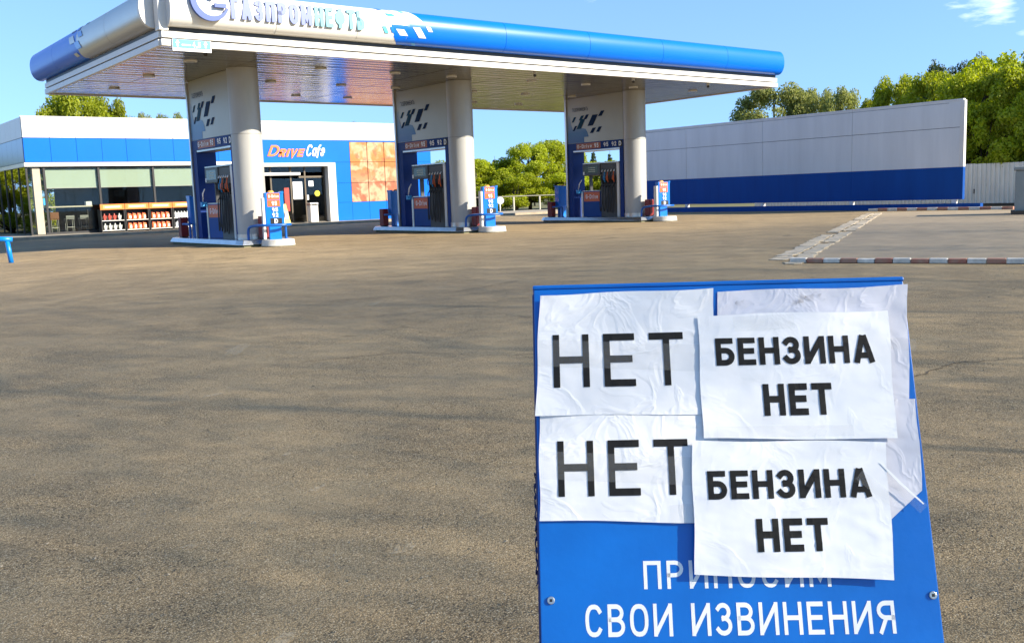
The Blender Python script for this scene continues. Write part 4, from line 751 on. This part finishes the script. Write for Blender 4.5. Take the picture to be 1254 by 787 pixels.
# ================================================================ screen wall, fences, railing
WX, WY0, WY1, WT, WB, WG = 38.5, 19.34, 38.8, 4.40, 1.70, .40
sw = thing('screen_wall', 'long grey sheet-metal screen wall with dark blue lower band on short posts', 'wall', (WX, (WY0+WY1)/2, 0))
seg = 5.0; ys = [WY0+.12, 24.3, 29.1, 33.9, WY1]
for a, b in zip(ys, ys[1:]):
    part('upper_grey_panel', GREYW, sw, (WX, WX+.12, a+.008, b-.008, 3.29, WT-.06)); part('lower_grey_panel', GREYW, sw, (WX, WX+.12, a+.008, b-.008, WB+.004, 3.27)); part('blue_panel', NAVYW, sw, (WX-.01, WX+.13, a+.004, b-.004, WG, WB))
part('core', JT, sw, (WX+.03, WX+.09, WY0+.12, WY1-.02, WG+.02, WT-.07)); part('top_dark_strip', mat('dark_strip_grey', (.16,.17,.18), .7, var=.6, vscale=1.2, c2=(.5,.52,.54)), sw, (WX-.004, WX-.0005, WY0+.6, WY1-2, WT-.15, WT-.125)); part('top_cap', GREYW, sw, (WX-.02, WX+.14, WY0, WY1, WT-.058, WT)); part('end_trim', WHITE, sw, (WX-.03, WX+.15, WY0-.06, WY0+.118, WB+.004, WT-.06)); part('end_trim', NAVYW, sw, (WX-.03, WX+.15, WY0-.06, WY0+.118, WG, WB))  # top strip is a thin, patchy dark grey line below the cap
for y in (WY0+.3, 24.3, 29.1, 33.9, 38.4): part('post', WHITE2, sw, (WX-.02, WX+.12, y-.09, y+.09, .0, WG-.002))
part('ground_beam', NAVYW, sw, (WX-.25, WX-.03, WY0-.9, WY1, .0, .24))
FX = 43.0
fn = thing('sheet_fence', 'pale profiled sheet fence running behind the grey screen wall', 'fence', (FX, 20, 0)); base = None
for i in range(15):
    y0 = 3.0+i*2.0
    if base is None:
        m_ = MB(); P = [(0,0)]
        for k_ in range(10): y = k_*.2; P += [(0,y+.09),(-.06,y+.115),(-.06,y+.165),(0,y+.19)]
        P.append((0,1.985)); n_ = len(P); m_.add([(x,y,.12) for x,y in P]+[(x,y,1.86) for x,y in P], [(k_,n_+k_,n_+k_+1,k_+1) for k_ in range(n_-1)]); base = m_.mesh('fence_sheet', FENCEW)
    o = bpy.data.objects.new('fence_sheet', base); col.objects.link(o); o.parent = fn; o.location = Vector((FX-.002*(i % 2), y0, gb.uniform(-.012,.012)))-fn.location
    part('fence_post', DARK if i == 9 else FENCEW, fn, (FX+.01, FX+.07, y0-.03, y0+.03, 0, 1.84)); part('fence_hinge', DARK, fn, (FX-.05, FX-.038, y0-.02, y0+.03, .55, .75)) if i == 9 else None
part('fence_plinth', mat('dark_plinth', (.06,.05,.04), .9), fn, (FX-.05, FX+.08, 3, 33, 0, .115))
rl = thing('pavement_railing', 'pale metal railing with posts in front of the tree belt', 'railing', (40, 51.2, .126))
for i in range(10): part('post', mat('pale_post', (.40,.37,.30), .6), rl, (31.5+i*2.3-.045, 31.5+i*2.3+.045, 51.15, 51.24, .126, 1.05))
m_ = MB(); m_.tube([(30.5, 51.2, 1.09), (53.5, 51.2, 1.09)], .035, 8); m_.build('hand_rail', mat('dark_rail', (.16,.15,.11), .5), rl, smooth=True)
rs = thing('round_road_sign', 'small round white sign on a post in front of the railing', 'sign', (38.6, 50.0, .126)); m_ = MB(); m_.tube([(38.6,50,.126),(38.6,50,.8)], .04, 8); m_.build('pole', LETW, rs, smooth=True)
m_ = MB(); m_.slab([(.24*math.cos(2*math.pi*i/20), .24*math.sin(2*math.pi*i/20)) for i in range(20)], (38.6,49.95,.85), (.8,-.6,0), (0,0,1), .02); m_.build('disc', LETW, rs)
cbt = thing('grey_cabinet', 'grey equipment cabinet with lidded top at the right edge by the pad', 'cabinet', (33.4, 13.2, 0)); CA = Vector((32.3, 14.45))
def cbx(name, m, a0, a1, b0, b1, z0, z1, **k_):
    d1 = Vector((.42,-.907)); d2 = Vector((.907,.42)); P = [CA+d1*a+d2*b for a, b in ((a0,b0),(a1,b0),(a1,b1),(a0,b1))]; m_ = MB(); m_.prism([(p_.x,p_.y) for p_ in P], z0, z1); return m_.build(name, m, cbt, **k_)
cbx('body', GREYC, 0, 2.4, 0, 1.3, .12, 1.42, bevel=.02); cbx('lid', GREYC, -.05, 2.45, -.05, 1.35, 1.423, 1.55, bevel=.03); cbx('base', mat('dark_plinth'), -.1, 2.5, -.25, 1.4, 0, .118); cbx('latch', BLACK, .35, .5, -.02, -.0005, .75, 1.0)
# rail and post at the left edge
lg = thing('edge_guard_rail', 'bright blue tube guard on two legs at the left edge of the forecourt', 'guard rail', (4.3, 25.3, 0)); BT_ = mat('bright_blue_tube', (.0,.19,.62), .35, var=.1, vscale=8)
m_ = MB(); m_.tube([(3.2,26.1,.56),(4.1,25.6,.57),(4.65,25.33,.57),(4.85,25.28,.55)], .06, 10); m_.build('top_tube', BT_, lg, smooth=True)
for q in ((4.78,25.30),(4.40,25.5)): m_ = MB(); m_.tube([(q[0],q[1],0),(q[0]-.04,q[1]+.02,.53)], .055, 10); m_.build('leg', BT_, lg, smooth=True)
ep = thing('edge_post', 'white post behind the blue tube guard at the left edge', 'post', (4.1, 26.4, 0)); m_ = MB(); m_.cyl(4.42, 26.4, .0, 1.55, .22, 20); m_.build('shaft', WHITE, ep, auto=40); m_ = MB(); m_.cyl(4.42, 26.4, .0, .08, .27, 20); m_.build('foot', STEEL, ep, auto=40); m_ = MB(); m_.cyl(4.42, 26.4, 1.551, 1.6, .22, 20, .15); m_.build('cap', WHITE2, ep, auto=40)

# ================================================================ the A-board with taped notices
SO = Vector((1.0062, .7502, 0)); PSI, LEAN, SR, SL, SW = -.6979, .3678, -.0069, 1.1108, .62
_ex = Vector((math.cos(PSI), math.sin(PSI), 0)); _n = Vector((math.sin(PSI), -math.cos(PSI), 0)); _up = Vector((0,0,1))*math.cos(LEAN)-_n*math.sin(LEAN)
EX = _ex*math.cos(SR)+_up*math.sin(SR); EY = _up*math.cos(SR)-_ex*math.sin(SR); EN = EX.cross(EY)
def S(u, v, d=0): return SO+EX*u+EY*v+EN*d
ab = thing('a_board', 'blue folding A-board with white lettering and taped paper notices in the foreground', 'sandwich board', tuple(SO))
def sbox(name, m, u0, u1, v0, v1, d0, d1, parent=ab, bevel=0):
    m_ = MB(); m_.slab([(u0,v0),(u1,v0),(u1,v1),(u0,v1)], S(0,0,d0), EX, EY, d1-d0); return m_.build(name, m, parent, bevel=bevel)
sbox('front_panel', SBLUE, -SW/2, SW/2, .04, SL, -.004, 0, bevel=.0015)
sbox('side_frame', SSHADE, -SW/2-.003, -SW/2+.019, .0, SL-.004, -.034, -.0045, bevel=.004); sbox('side_frame', SSHADE, SW/2-.019, SW/2+.003, .0, SL-.004, -.034, -.0045, bevel=.004)
sbox('top_frame', SBLUE, -SW/2-.002, SW/2+.002, SL+.0005, SL+.008, -.034, .0015, bevel=.003); sbox('bottom_frame', SSHADE, -SW/2+.02, SW/2-.02, .02, .039, -.034, -.0045)
# rear leaf
RB = -_n; RUP = (Vector((0,0,1))*math.cos(LEAN)+_n*math.sin(LEAN)).normalized(); RO = S(0, SL, -.04)-RUP*(S(0,SL,-.04).z/RUP.z)
m_ = MB(); m_.slab([(SW/2-.005,.03),(SW/2-.005,SL-.03),(-SW/2+.005,SL-.03),(-SW/2+.005,.03)], RO, _ex, RUP, .004); m_.build('rear_panel', SBLUE, ab)
for sx in (-1, 1):
    m_ = MB(); a = sx*(SW/2-.012); m_.slab([(a-.011,0),(a+.011,0),(a+.011,SL-.02),(a-.011,SL-.02)], RO-RUP.cross(_ex)*0+Vector((0,0,0)), _ex, RUP, -.028); m_.build('rear_frame', SSHADE, ab)
for u in (-.293, .300):
    m_ = MB(); m_.slab([(.0062*math.cos(2*math.pi*i/16), .0062*math.sin(2*math.pi*i/16)) for i in range(16)], S(u,.604,.0003), EX, EY, .003); s_ = m_.build('screw', STEEL, ab, bevel=.001)
    m_ = MB(); m_.slab([(-.0022,-.0022),(.0022,-.0022),(.0022,.0022),(-.0022,.0022)], S(u,.604,.0034), EX, EY, .0002); m_.build('screw_slot', BLACK, s_)
# spiral cord along the left edge
P = []
for i in range(90): a = i*1.25; v = .80-.17*i/90+.008*math.sin(i*.7); P.append(S(-SW/2-.0045+.0013*math.cos(a)+.0004*math.sin(i*.3), v, -.016+.004*math.sin(a)))
m_ = MB(); m_.tube(P, .0011, 5); m_.build('coiled_cord', mat('cord_navy', (.004,.012,.08), .4), ab, smooth=True)
SIGNW = mat('sign_white_vinyl', (.82,.83,.84), .45, var=.08, vscale=30)
m_ = MB(); lettering(m_, 'ПРИНОСИМ', S(-.146,.619,.0002), EX, EY, .292, .043, t=.145, gap=.235, lift=.0002); m_.build('lettering', SIGNW, ab)
m_ = MB(); lettering(m_, 'СВОИ ИЗВИНЕНИЯ', S(-.240,.548,.0002), EX, EY, .479, .049, t=.145, gap=.205, lift=.0002); m_.build('lettering', SIGNW, ab)
TAPE = bpy.data.materials.new('clear_tape'); TAPE.use_nodes = True
_b = TAPE.node_tree.nodes['Principled BSDF']; _b.inputs['Base Color'].default_value = (.6,.6,.58,1); _b.inputs['Alpha'].default_value = .09; _b.inputs['Roughness'].default_value = .12
_z = TAPE.node_tree.nodes.new('ShaderNodeTexNoise'); _z.inputs['Scale'].default_value = 60; _bp = TAPE.node_tree.nodes.new('ShaderNodeBump'); _bp.inputs['Strength'].default_value = .5; _bp.inputs['Distance'].default_value = .003
_t = TAPE.node_tree.nodes.new('ShaderNodeTexCoord'); TAPE.node_tree.links.new(_t.outputs['Object'], _z.inputs['Vector']); TAPE.node_tree.links.new(_z.outputs[0], _bp.inputs['Height']); TAPE.node_tree.links.new(_bp.outputs[0], _b.inputs['Normal'])
def wr(u, v, seed, amp):   # wrinkles of a sheet
    a = noise.noise(Vector((u*9+seed, v*14, seed)))*.9+noise.noise(Vector((u*6+v*22, seed*2.1, v*9)))*.8
    b = 1-abs(noise.noise(Vector((u*14+v*6, v*20-u*5, seed*3.3))))*2; c = 1-abs(noise.noise(Vector((u*25-v*8, v*36, seed*5.1))))*2
    e = 1-abs(noise.noise(Vector((u*11+v*30, v*13-u*9, seed*7.7))))*2.2
    return amp*(.8*a+.9*max(b,0)**4+.55*max(c,0)**4+.9*max(e,0)**5)
def paper(label, corners, d0, seed, texts=(), amp=.0010, cut=None, curl=(0,0,0,0), tapes=(), stains=()):
    """corners (u,v): top-left, top-right, bottom-right, bottom-left on the board; texts: (string, u0, u1, v0, v1, kwargs)"""
    nu, nv = 44, 32; TL, TR, BR, BL = [Vector(c) for c in corners]; ctr = (TL+TR+BR+BL)/4; rnd = random.Random(seed)
    ph = [rnd.uniform(0,6) for _ in range(8)]
    def dd(u, v): return d0+wr(u, v, seed, amp)
    b = MB(); vs_ = []
    for j in range(nv+1):
        for i in range(nu+1):
            s, t = i/nu, j/nv
            if cut and (1-s)/cut[0]+(1-t)/cut[1] < 1:
                k0 = 1/max((1-s)/cut[0]+(1-t)/cut[1], 1e-3); s, t = max(0, 1-(1-s)*k0), max(0, 1-(1-t)*k0)
                if i == nu and j == nv: s, t = 1-cut[0]/2, 1-cut[1]/2
            p_ = (TL*(1-s)+TR*s)*(1-t)+(BL*(1-s)+BR*s)*t
            e = .0011; p_ = p_+Vector((e*math.sin(t*9+ph[0])*((1-s)**4)+e*math.sin(t*8+ph[1])*s**4, e*1.2*math.sin(s*8+ph[2])*(1-t)**4+e*math.sin(s*7+ph[3])*t**4))
            c_ = curl[0]*max(0,1-(s+t)*3.2)**1.5+curl[1]*max(0,1-(1-s+t)*3.2)**1.5+curl[2]*max(0,1-(2-s-t)*3.2)**1.5+curl[3]*max(0,1-(s+1-t)*3.2)**1.5
            vs_.append(S(p_.x, p_.y, dd(p_.x, p_.y)+c_))
    fs = []
    for j in range(nv):
        for i in range(nu):
            s, t = (i+.5)/nu, (j+.5)/nv
            if cut and (1-(i)/nu)/cut[0]+(1-(j)/nv)/cut[1] < 1: continue
            k_ = j*(nu+1)+i; fs.append((k_, k_+nu+1, k_+nu+2, k_+1))
    b.add(vs_, fs); root = S(ctr.x, ctr.y, d0); me = b.mesh('paper_notice', PAPERB if seed < 13 else (PAPERF if seed > 14 else PAPER), True, root); o = bpy.data.objects.new('paper_notice', me); col.objects.link(o); o.location = root
    tag(o, label, 'paper', 'paper notices taped to the board')
    for (s_, u0, u1, v0, v1, k_) in texts:
        q = MB(); lettering(q, s_, S(u0, v0, 0), EX, EY, u1-u0, v1-v0, lift=.0010, disp=lambda uu, vv: dd(u0+uu, v0+vv), **k_); q.build('lettering', INK, o)
    for (u0, v0, u1, v1, wd) in tapes:
        q = MB(); A = Vector((u0,v0)); B_ = Vector((u1,v1)); dv = (B_-A).normalized(); nn = Vector((-dv.y,dv.x))*wd/2; Lf = []; n_ = 14
        for i in range(n_+1): c_ = A+(B_-A)*i/n_; Lf += [S(*(c_+nn), dd(*(c_+nn))+.0019), S(*(c_-nn), dd(*(c_-nn))+.0019)]
        q.add(Lf, [(2*i, 2*i+1, 2*i+3, 2*i+2) for i in range(n_)]); q.build('tape', TAPE, o, smooth=True)
    for (u0, v0, ru, rv, sd) in stains:
        q = MB(); r_ = random.Random(sd); q.add([S(u0+ru*(1+r_.uniform(-.4,.4))*math.cos(2*math.pi*i/16), v0+rv*(1+r_.uniform(-.4,.4))*math.sin(2*math.pi*i/16), dd(u0,v0)+.0012) for i in range(16)], [tuple(range(16))]); q.build('dirt_smudge', SMUDGE, o)
    return o
SMUDGE = bpy.data.materials.new('dirt_smudge'); SMUDGE.use_nodes = True; _n2 = SMUDGE.node_tree; _b = _n2.nodes['Principled BSDF']; _b.inputs['Base Color'].default_value = (.10,.07,.045,1)
_t = _n2.nodes.new('ShaderNodeTexCoord'); _z = _n2.nodes.new('ShaderNodeTexNoise'); _z.inputs['Scale'].default_value = 55; _z.inputs['Detail'].default_value = 6; _r = _n2.nodes.new('ShaderNodeValToRGB'); _r.color_ramp.elements[0].position = .45; _r.color_ramp.elements[1].position = .8; _r.color_ramp.elements[1].color = (.55,.55,.55,1)
_n2.links.new(_t.outputs['Object'], _z.inputs['Vector']); _n2.links.new(_z.outputs[0], _r.inputs[0]); _n2.links.new(_r.outputs[0], _b.inputs['Alpha'])
BOLD = dict(t=.205, gap=.135); THIN = dict(t=.132, gap=.30)
paper('blank backing sheet with brown smudges, behind the upper petrol notice', [(-.001,1.100),(.314,1.102),(.296,.886),(-.008,.890)], .0016, 11, curl=(0,.006,.0,0), stains=((.128,1.083,.018,.010,1),(.16,1.082,.014,.012,2),(.04,1.078,.012,.006,3)), tapes=((.27,1.005,.318,1.0,.02),))
paper('blank backing sheet with cut lower corner, behind the lower petrol notice', [(-.03,.912),(.307,.912),(.2995,.712),(-.03,.716)], .0032, 12, cut=(.18,.26), tapes=((.235,.80,.30,.735,.018),))
_bk = [o for o in bpy.data.objects if o.name.startswith('paper_notice')][-1]
for q in ([(.234,.808),(.262,.775),(.296,.742),(.2975,.7435),(.265,.778),(.238,.808)],):
    m_ = MB(); m_.slab(q, S(0,0,.0148), EX, EY, .0002); m_.build('torn_tape', LETW, _bk)
paper('white sheet reading a single large word, upper left of the board', [(-.300,1.099),(-.008,1.104),(-.020,.893),(-.311,.895)], .0066, 13, [('НЕТ', -.280, -.064, .941, 1.030, THIN)], amp=.0007, curl=(.003,.005,0,.006), tapes=((-.305,1.0,-.03,.985,.045),))
paper('white sheet reading a single large word, lower left of the board', [(-.305,.902),(-.015,.900),(-.022,.719),(-.308,.727)], .0050, 14, [('НЕТ', -.277, -.066, .764, .853, THIN)], amp=.0007, tapes=((-.30,.815,-.05,.80,.045),(-.10,.733,-.05,.735,.03)))
paper('upper white sheet with two bold words, overlapping on the right of the board', [(-.038,1.057),(.275,1.058),(.2675,.846),(-.041,.852)], .0110, 15, [('БЕНЗИНА', -.012, .247, .971, 1.017, BOLD), ('НЕТ', .060, .171, .887, .939, dict(t=.21, gap=.15))], amp=.0009, tapes=((0.02,1.04,.12,1.043,.025),(-.02,.862,.2,.861,.018)))
paper('lower white sheet with two bold words, overlapping on the right of the board', [(-.060,.849),(.248,.842),(.240,.628),(-.067,.640)], .0135, 16, [('БЕНЗИНА', -.039, .219, .755, .800, BOLD), ('НЕТ', .033, .145, .673, .724, dict(t=.21, gap=.15))], amp=.0009, stains=((.055,.652,.01,.004,5),), tapes=((.2,.79,.252,.745,.018),))

# ================================================================ trees
def leaves(seed, centres, n, size, flat=.0):
    """n leaf quads spread over clumps (x,y,z,rx,rz); numpy for speed"""
    rg = np.random.default_rng(seed); C = np.array(centres); wts = C[:,3]**2*C[:,4]; wts = wts/wts.sum()
    idx = rg.choice(len(C), n, p=wts); d = rg.normal(size=(n,3)); d /= np.linalg.norm(d, axis=1)[:,None]; r_ = rg.random(n)**.45
    p_ = C[idx,:3]+d*r_[:,None]*C[idx][:,[3,3,4]]
    a = d*.55+rg.normal(size=(n,3))*.6; a[:,2] += .25; a /= np.linalg.norm(a, axis=1)[:,None]      # leaf normal
    t = np.cross(a, rg.normal(size=(n,3))); t /= np.linalg.norm(t, axis=1)[:,None]; b = np.cross(a, t)
    s = size*rg.uniform(.6,1.3,n)[:,None]
    v = np.stack([p_-t*s, p_+b*s*.55+a*s*.12, p_+t*s, p_-b*s*.55+a*s*.12], 1).reshape(-1,3)
    return v
def tree_proto(name, kind, seed, lm, n=5200, leaf=.03):
    rnd = random.Random(seed); C = []; tr = MB()
    if kind == 'airy':
        tr.tube([(0,0,0),(.004,0,.3),(-.004,.004,.6),(0,0,.85)], .03, 7, rs=[.0024,.002,.0014,.0006])
        C = [(0,0,.58,.47,.42)]
        for a_ in (0,1.3,2.6,3.9,5.2): tr.tube([(0,0,.45+.06*a_),(.25*math.cos(a_),.25*math.sin(a_),.62+.06*a_)], .002, 5, rs=[.0016,.0006])
    elif kind == 'conifer':
        tr.tube([(0,0,0),(0,0,.5),(0,0,.97)], .02, 7, rs=[.022,.014,.004])
        for i in range(13):
            z = .12+.83*i/13; rr = .30*(1-z)+.02
            for k_ in range(7): a = rnd.uniform(0,6.28); C.append((rr*.6*math.cos(a), rr*.6*math.sin(a), z-.02, rr*.5, .035)); tr.tube([(0,0,z),(rr*.8*math.cos(a), rr*.8*math.sin(a), z-.03)], .004, 4)
    elif kind == 'bush':
        for i in range(34):
            a = rnd.uniform(0,6.28); q = rnd.uniform(0,1)**.6; z = rnd.uniform(.08,.88); k_ = .46*math.sqrt(max(0,1-(abs(z-.42)/.55)**2)); x, y = q*k_*math.cos(a), q*k_*math.sin(a)
            C.append((x, y, z, rnd.uniform(.08,.16), rnd.uniform(.07,.14)))
            if i % 3 == 0: tr.tube([(0,0,0),(x*.4,y*.4,z*.5),(x,y,z)], .01, 5, rs=[.016,.01,.003])
    else:
        tz = .30 if kind == 'round' else .22
        tr.tube([(0,0,0),(.01,0,tz),(-.01,.01,.6),(0,0,.85)], .03, 8, rs=[.034,.026,.016,.005])
        for i in range(60):
            a = rnd.uniform(0,6.28); z = rnd.uniform(tz-.02,.93); hgt = (z-tz)/(1-tz); k_ = (.45 if kind == 'round' else .42)*math.sin(math.pi*min(1,max(.12,(hgt*.86+.14))))**.7; q = rnd.uniform(.3,1)**.55
            x, y = q*k_*math.cos(a), q*k_*math.sin(a); C.append((x, y, z, rnd.uniform(.07,.135), rnd.uniform(.055,.105)))
            if i % 2 == 0: tr.tube([(0,0,max(tz*.8,z-.3)),(x*.5,y*.5,z-.1),(x,y,z)], .01, 5, rs=[.013,.008,.003])
    V = leaves(seed, C, n, leaf); n_ = len(V)//4
    me = bpy.data.meshes.new('crown'); me.vertices.add(len(V)); me.vertices.foreach_set('co', V.astype(np.float32).ravel()); me.loops.add(len(V)); me.polygons.add(n_)
    me.loops.foreach_set('vertex_index', np.arange(len(V), dtype=np.int32)); me.polygons.foreach_set('loop_start', np.arange(0, len(V), 4, dtype=np.int32)); me.polygons.foreach_set('loop_total', np.full(n_, 4, dtype=np.int32))
    me.materials.append(lm); me.update(calc_edges=True); me.validate()
    return me, tr.mesh('trunk', BARK, True)
PR = {'a1': tree_proto('a1','broad',1,LEAF_A,22000,.0145), 'a2': tree_proto('a2','broad',2,LEAF_A,22000,.0145), 'a3': tree_proto('a3','broad',3,LEAF_D,22000,.0145), 'o1': tree_proto('o1','round',4,LEAF_B,22000,.0135), 'o2': tree_proto('o2','round',5,LEAF_D,22000,.0135),
      'b1': tree_proto('b1','bush',6,LEAF_A,17000,.0165), 'b2': tree_proto('b2','bush',7,LEAF_D,17000,.0165), 'c1': tree_proto('c1','conifer',8,LEAF_C,12000,.02), 'd1': tree_proto('d1','round',12,LEAF_C,20000,.0145), 's1': tree_proto('s1','airy',9,LEAF_D,90000,.00150), 's2': tree_proto('s2','airy',10,LEAF_D,90000,.00150)}
def tree(name, cat, label, group, kind, x, y, r_, hh, rz=None):
    t = thing(name, label, cat, (x, y, -.03), rz if rz is not None else random.uniform(0,6.28), group); k_ = 2.25*r_; 
    for nm, me in zip(('crown','trunk'), PR[kind]):
        o = bpy.data.objects.new(nm, me); col.objects.link(o); o.parent = t; o.scale = (k_, k_, hh)
    return t
G1 = 'trees behind the shop'; G2 = 'tree belt beyond the railing'; G3 = 'trees beyond the sheet fence'; G4 = 'shade trees beside the forecourt'
tree('broadleaf_tree', 'tree', 'large leafy tree rising behind the left end of the shop roof', G1, 'o2', 17.8, 69.6, 2.5, 9.2); tree('broadleaf_tree', 'tree', 'second leafy crown touching the large tree behind the shop roof', G1, 'o2', 20.0, 70.2, 2.1, 8.9)
for x, y, lab in ((26.4,84,'left of the three small pale treetops above the shop roof'),(28.1,83.5,'middle of the three small pale treetops above the shop roof'),(30.0,83,'right of the three small pale treetops above the shop roof')): tree('broadleaf_tree', 'tree', lab, G1, 'o1', x, y, 1.5, 9.3)
tree('broadleaf_tree', 'tree', 'tiny treetop peeking over the parapet above the cafe sign', G1, 'o1', 46.3, 82.9, 1.0, 8.9)
for x, y, hh, kd, lab in ((10.8,72,4.6,'b1','leftmost bush seen through the shop side glass'),(13.2,70,4.0,'b2','middle bush seen through the shop side glass'),(15.5,71,4.8,'b1','bush seen through the glass corner of the shop'),(11.8,64.5,3.2,'b1','low bush close behind the glass corner of the shop'),(7,76,6,'b2','bush behind the far left edge of the shop'),(4.5,66,5,'b1','bush left of the shop mirrored in its side glass'),(7.2,63,4.2,'b1','nearer bush left of the shop mirrored in its side glass'),(1.5,62,5,'b2','farther bush left of the shop')): tree('bush', 'bush', lab, G1, kd, x, y, 2.3, hh)
belt = [(44.6,68.0,2.8,4.6,'b2'),(47.0,64.5,2.8,4.6,'b1'),(44.6,60.6,2.6,4.3,'b1'),(47.4,61.6,2.6,4.5,'b2'),(48.4,58.8,2.1,5.4,'a1'),(51.2,59.4,2.1,5.6,'a2'),(53.6,59.7,2.0,5.1,'a1'),(53.2,57.0,2.0,3.9,'b1'),(55.3,55.6,2.2,4.0,'b1'),(58.3,55.3,2.3,4.0,'b2'),(46.0,57.6,2.2,3.1,'b1'),(50.2,56.3,2.2,3.0,'b1'),(60.6,52.6,2.2,3.6,'b1')]
nms = ['first','second','third','fourth','fifth','sixth','seventh','eighth','ninth','tenth','eleventh','twelfth','thirteenth']
for i, (x, y, r_, hh, kd) in enumerate(sorted(belt, key=lambda q: math.atan2(q[0], q[1]))):
    tall = kd[0] == 'a'; tree('broadleaf_tree' if tall else 'bush', 'tree' if tall else 'bush', ('tall' if tall else 'low')+' yellow-green '+('tree' if tall else 'bush')+' of the belt beyond the railing, '+nms[i]+' from the left', G2, kd, x, y, r_, hh)
for i, (x, y, hh) in enumerate([(58.4,81.2,4.9),(60.8,79.4,5.4),(62.4,78.3,5.5),(72.0,76.5,6.1),(73.2,75.2,5.8),(74.2,74.2,5.6),(56.4,80.5,4.8),(64.0,77.0,5.0)]): tree('conifer', 'tree', 'dark conifer behind the tree belt, '+nms[i]+' of the dark row', G2, 'c1', x, y, 1.7, hh)
tree('broadleaf_tree', 'tree', 'big round olive-green tree above the left half of the grey screen wall', G3, 'o1', 76.0, 56.2, 3.6, 11.0); tree('broadleaf_tree', 'tree', 'second crown leaning against the big round olive tree', G3, 'o1', 78.3, 53.6, 2.6, 10.4); tree('broadleaf_tree', 'tree', 'smaller round olive-green tree right of the big round one', G3, 'o1', 77.4, 50.0, 2.2, 9.9)
RT = [('a3',51.3,31.0,1.3,6.2,'small bright tree peeking over the screen wall'),('a1',49.0,28.3,1.5,7.1,'bright tree with a narrow top above the screen wall'),('a2',48.0,25.7,2.0,6.8,'broad bright tree just left of the screen wall end'),('a1',46.2,22.6,2.1,6.6,'bright tree rising directly behind the screen wall end'),('a3',45.6,20.4,2.0,6.4,'bright tree above the open stretch of sheet fence'),('a2',45.0,18.2,2.1,6.1,'bright tree at the right edge above the cabinet'),('b1',44.9,21.6,1.9,5.2,'leafy bush close behind the sheet fence'),('b1',45.0,19.0,2.0,5.4,'leafy bush behind the fence above the cabinet'),('a3',46.3,15.6,2.3,6.6,'bright tree beyond the right edge of the fence'),('b1',45.6,24.2,1.9,5.0,'leafy bush hidden behind the end of the screen wall'),('a2',49.5,20.5,2.6,7.6,'tall bright tree in the second row above the sheet fence'),('a1',50.2,23.5,2.6,7.6,'tall bright tree in the second row behind the screen wall end')]
for kd, x, y, r_, hh, lab in RT: tree('bush' if kd[0] == 'b' else 'broadleaf_tree', 'bush' if kd[0] == 'b' else 'tree', lab, G3, kd, x, y, r_, hh)
for i, (x, y, hh) in enumerate([(66.2,34.8,9.5),(67.2,33.2,9.8),(68.0,31.7,9.3)]): tree('broadleaf_tree', 'tree', nms[i]+' dark treetop from the left above the bright trees', G3, 'd1', x, y, 1.7, hh)
# trees that shade the near forecourt, out of view to the right
SH = [(-4,-13,5.0,16.5,'s1'),(.5,-11.2,5.0,16.8,'s2'),(5,-9.2,5.0,16.8,'s1'),(9.4,-7,5.0,16.2,'s2'),(13.8,-4.8,4.8,15,'s1'),(18,-2.6,4.5,13.2,'s2'),(22.5,-.5,4.3,12.2,'s1'),(27,1.6,4.2,11.8,'s2'),(31.5,3.6,3.8,10.8,'s1'),(36,5.8,3.2,9.2,'s2'),
      (-1,-17,5.4,18,'s1'),(4,-15.5,5.4,18,'s2'),(9,-13,5.4,17.5,'s1'),(14,-10.5,5.2,16.5,'s2'),(19,-8,5.0,15.5,'s1'),(24.5,-5.5,4.8,14.5,'s2'),(30,-2.5,4.5,13.5,'s1')]
for i, (x, y, r_, hh, kd) in enumerate(SH): tree('shade_tree', 'tree', 'shade tree out of view right of the forecourt, '+(['first','second','third','fourth','fifth','sixth','seventh','eighth','ninth','tenth','eleventh','twelfth','thirteenth','fourteenth','fifteenth','sixteenth','seventeenth'][i])+' of the two rows', G4, kd, x, y, r_, hh, rz=i*1.7)
